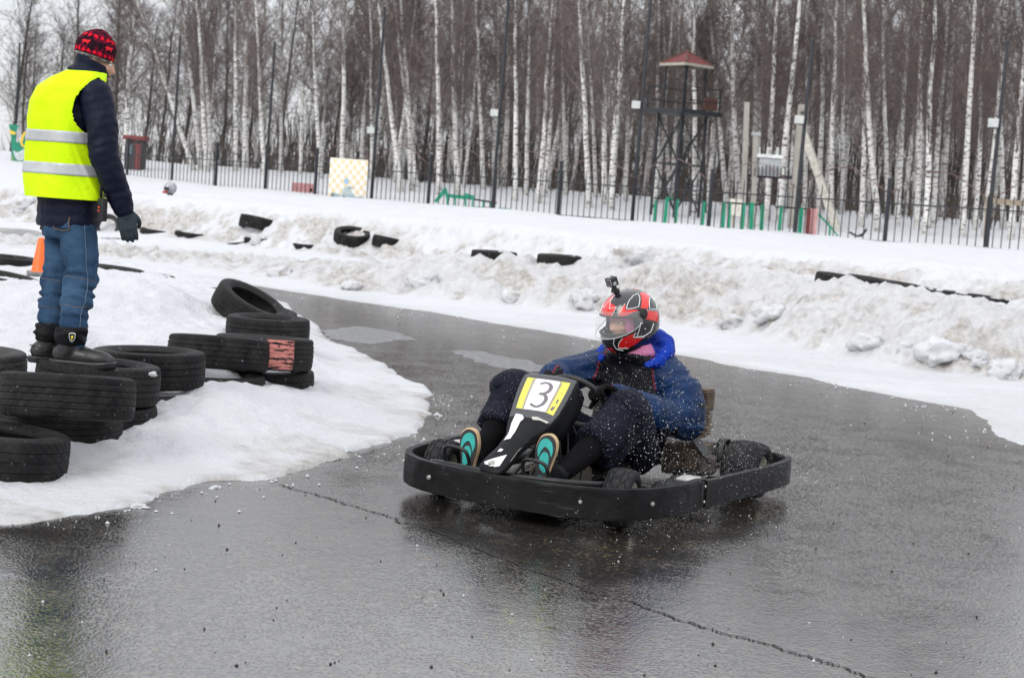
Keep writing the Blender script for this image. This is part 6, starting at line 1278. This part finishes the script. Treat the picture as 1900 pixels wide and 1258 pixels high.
DEER = [(-.10, .0), (-.09, .012), (-.05, .016), (.04, .015), (.09, .020), (.11, .017), (.12, .012), (.09, .010), (.085, .0), (.08, -.012), (.065, -.012), (.065, -.002), (-.03, -.003), (-.05, -.014), (-.065, -.013), (-.06, .002)]
M_DEER = simple('red_wool', (.72, .008, .02), .95)
for k in range(5):
    a0 = k * 2 * PI / 5 + .35; bm = bmesh.new(); vs = [bm.verts.new((a0 + x * 2.2, .066 + z * .85, 0)) for x, z in DEER]; bm.faces.new(vs); bmesh.ops.triangulate(bm, faces=bm.faces); bmesh.ops.subdivide_edges(bm, edges=bm.edges, cuts=2, use_grid_fill=True)
    for q_ in bm.verts: th, z = q_.co[0], q_.co[1]; r_ = hat_r(z) + .0015; q_.co = (r_ * math.cos(th), r_ * math.sin(th), z)
    bmesh.ops.recalc_face_normals(bm, faces=bm.faces); me = bpy.data.meshes.new('reindeer_motif'); bm.to_mesh(me); bm.free(); link('reindeer_motif', me, M_DEER, hat)
# radio on the hip: its own thing
rp_ = mp(190, 386, Yc - .17) + MR; rad_ = empty('walkie_talkie', rp_ - np.array([0, 0, .06]), -PHI, 'black walkie-talkie clipped at the marshal right hip', 'radio')
b = MB(); b.box((0, 0, .05), (.046, .030, .115)); cs = b.build('case', M_BLK, rad_, bevel=.006); b = MB(); b.tube([(-.016, .0, .11), (-.02, .0, .25)], [.007, .005], 8); b.build('antenna', M_BLK, rad_, True); v, f = lathe([(0, .02), (.008, .02), (.009, 0)], 12); o = mk('knob', v, f, M_BLK, rad_, True, 40); o.location = (.014, 0, .112)
for z in (.045, .062): b = MB(); b.box((-.004, -.0185, z), (.012, .003, .008)); b.build('light', simple('red_button', (.75, .06, .02), .4), cs)
# ------------------------------------------------------------------ far driver whose head shows above the snow
fp = np.array([HOLE[0], HOLE[1], 0.]); fp = ony(317, 351, 37.9); fz = bank_z(fp[0], 37.9); far = empty('person', (fp[0], 37.9, fz), math.radians(-150), 'distant driver in silver helmet, only head and shoulder showing above the far snow', 'person'); zt = fp[2] - fz
b = MB(); rings(b, [(-.05, 0, .05), (-.05, 0, .3), (0, 0, zt - .33), (0, 0, zt - .2)], (0, 1, 0), (1, 0, 0), [.18, .19, .19, .08], [.13, .13, .12, .08]); limb(b, [(0, 0, zt - .25), (.02, 0, zt - .02)], [.06, .08])
for s in (1, -1): limb(b, [(0, .17 * s, zt - .28), (.1, .26 * s, zt - .45), (.35, .15 * s, zt - .42)], [.07, .06, .045]); limb(b, [(0, .1 * s, .1), (.35, .16 * s, .25), (.62, .14 * s, .06)], [.09, .075, .05])
blobmesh(b, 'body', m_cloth('dark_overalls', (.02, .022, .03), .7), far, .02, 2)
v, f = ell((.01, 0, zt + .02), (.15, .125, .155)); hf = mk('helmet', v, f, simple('silver_grey_helmet', (.36, .37, .39), .3, .2, .4, 9), far); v = []; f = []
vv = [(.01 + .158 * math.cos(a), .132 * math.sin(a), zt + .02 + dz) for dz in (-.05, -.02, .02) for a in np.linspace(-1.1, 1.1, 9)]; mk('visor', vv, [(i * 9 + j, i * 9 + j + 1, (i + 1) * 9 + j + 1, (i + 1) * 9 + j) for i in range(2) for j in range(8)], simple('dark_visor', (.03, .03, .035), .1), hf); b = MB(); b.tube([(.01 + .155 * math.cos(a), .13 * math.sin(a), zt - .08) for a in np.linspace(-.8, .8, 9)], .03, 8); b.build('chin_bar', simple('red_chin', (.4, .03, .03), .4), hf, True)
# ------------------------------------------------------------------ water thrown up by the near wheels
rs = np.random.RandomState(77); pts = []
def spray(n, c, sg, r0, r1):
    for _ in range(n): p = np.array(c) + rs.randn(3) * np.array(sg); pts.append((p, r0 + (r1 - r0) * rs.rand() ** 4)) if p[2] > .02 else None
spray(1100, (-.35, .52, .32), (.20, .13, .17), .0007, .0028); spray(1100, (-.80, .62, .20), (.28, .12, .10), .0007, .0022); spray(420, (-.25, .42, .58), (.22, .16, .14), .0007, .0025); spray(500, (-1.1, .65, .18), (.25, .12, .08), .0009, .0022); spray(120, (-1.5, .75, .1), (.15, .15, .05), .001, .0024); spray(150, (.0, .80, .06), (.6, .15, .03), .001, .0028)
OCT = np.array([(1, 0, 0), (-1, 0, 0), (0, 1, 0), (0, -1, 0), (0, 0, 1), (0, 0, -1)], float); OF = [(0, 2, 4), (2, 1, 4), (1, 3, 4), (3, 0, 4), (2, 0, 5), (1, 2, 5), (3, 1, 5), (0, 3, 5)]; v = []; f = []
for p, r in pts: k = len(v); v += [tuple(p + o_ * r) for o_ in OCT]; f += [tuple(i + k for i in t) for t in OF]
qd = NB('water_drop'); qd.done(Base_Color=(.80, .82, .84), Roughness=.15)
o = mk('water_spray', v, f, qd.m); o.location = KP; o.rotation_euler = (0, 0, KH); tag(o, 'fine water drops thrown up beside the kart', kind='stuff')
# grit and small ice crumbs lying on the asphalt
g = MB(); rs = np.random.RandomState(91)
def crumbs(n, fn, r0, r1, m, name, lab):
    v = []; f = []
    for _ in range(n):
        p = fn(); r = r0 + (r1 - r0) * rs.rand() ** 3; k = len(v); sq = OCT * r * (.6 + .8 * rs.rand(6))[:, None]; v.extend([tuple(np.array([p[0], p[1], r * .45]) + q) for q in sq]); f.extend([tuple(i + k for i in t) for t in OF])
    tag(mk(name, v, f, m, None, False), lab, kind='stuff')
def near_edge():
    i = rs.randint(2, 17); a, b = np.array(ISL[i]), np.array(ISL[i + 1]); t = rs.rand(); d = b - a; n = np.array([d[1], -d[0]]) / np.linalg.norm(d); return a + d * t + n * abs(rs.randn()) * .16
def far_edge():
    i = rs.randint(5, 18); a, b = np.array(BEDGE[i]), np.array(BEDGE[i + 1]); t = rs.rand(); d = b - a; n = np.array([d[1], -d[0]]) / np.linalg.norm(d); return a + d * t + n * abs(rs.randn()) * .45
def anywhere(): y = 4.5 + 14 * rs.rand() ** 1.5; return np.array([rs.uniform(-.34, .34) * y, y])
crumbs(170, near_edge, .002, .011, M_SNOW, 'ice_crumbs', 'broken ice crumbs along the edge of the snow island'); crumbs(130, far_edge, .004, .016, M_SNOW, 'ice_crumbs', 'broken ice crumbs along the far edge of the track'); crumbs(700, anywhere, .0015, .006, simple('dark_grit', (.03, .027, .024), .8), 'grit', 'dark grit scattered on the wet asphalt'); crumbs(160, anywhere, .002, .006, M_SNOW, 'ice_crumbs', 'white ice grains scattered on the asphalt')
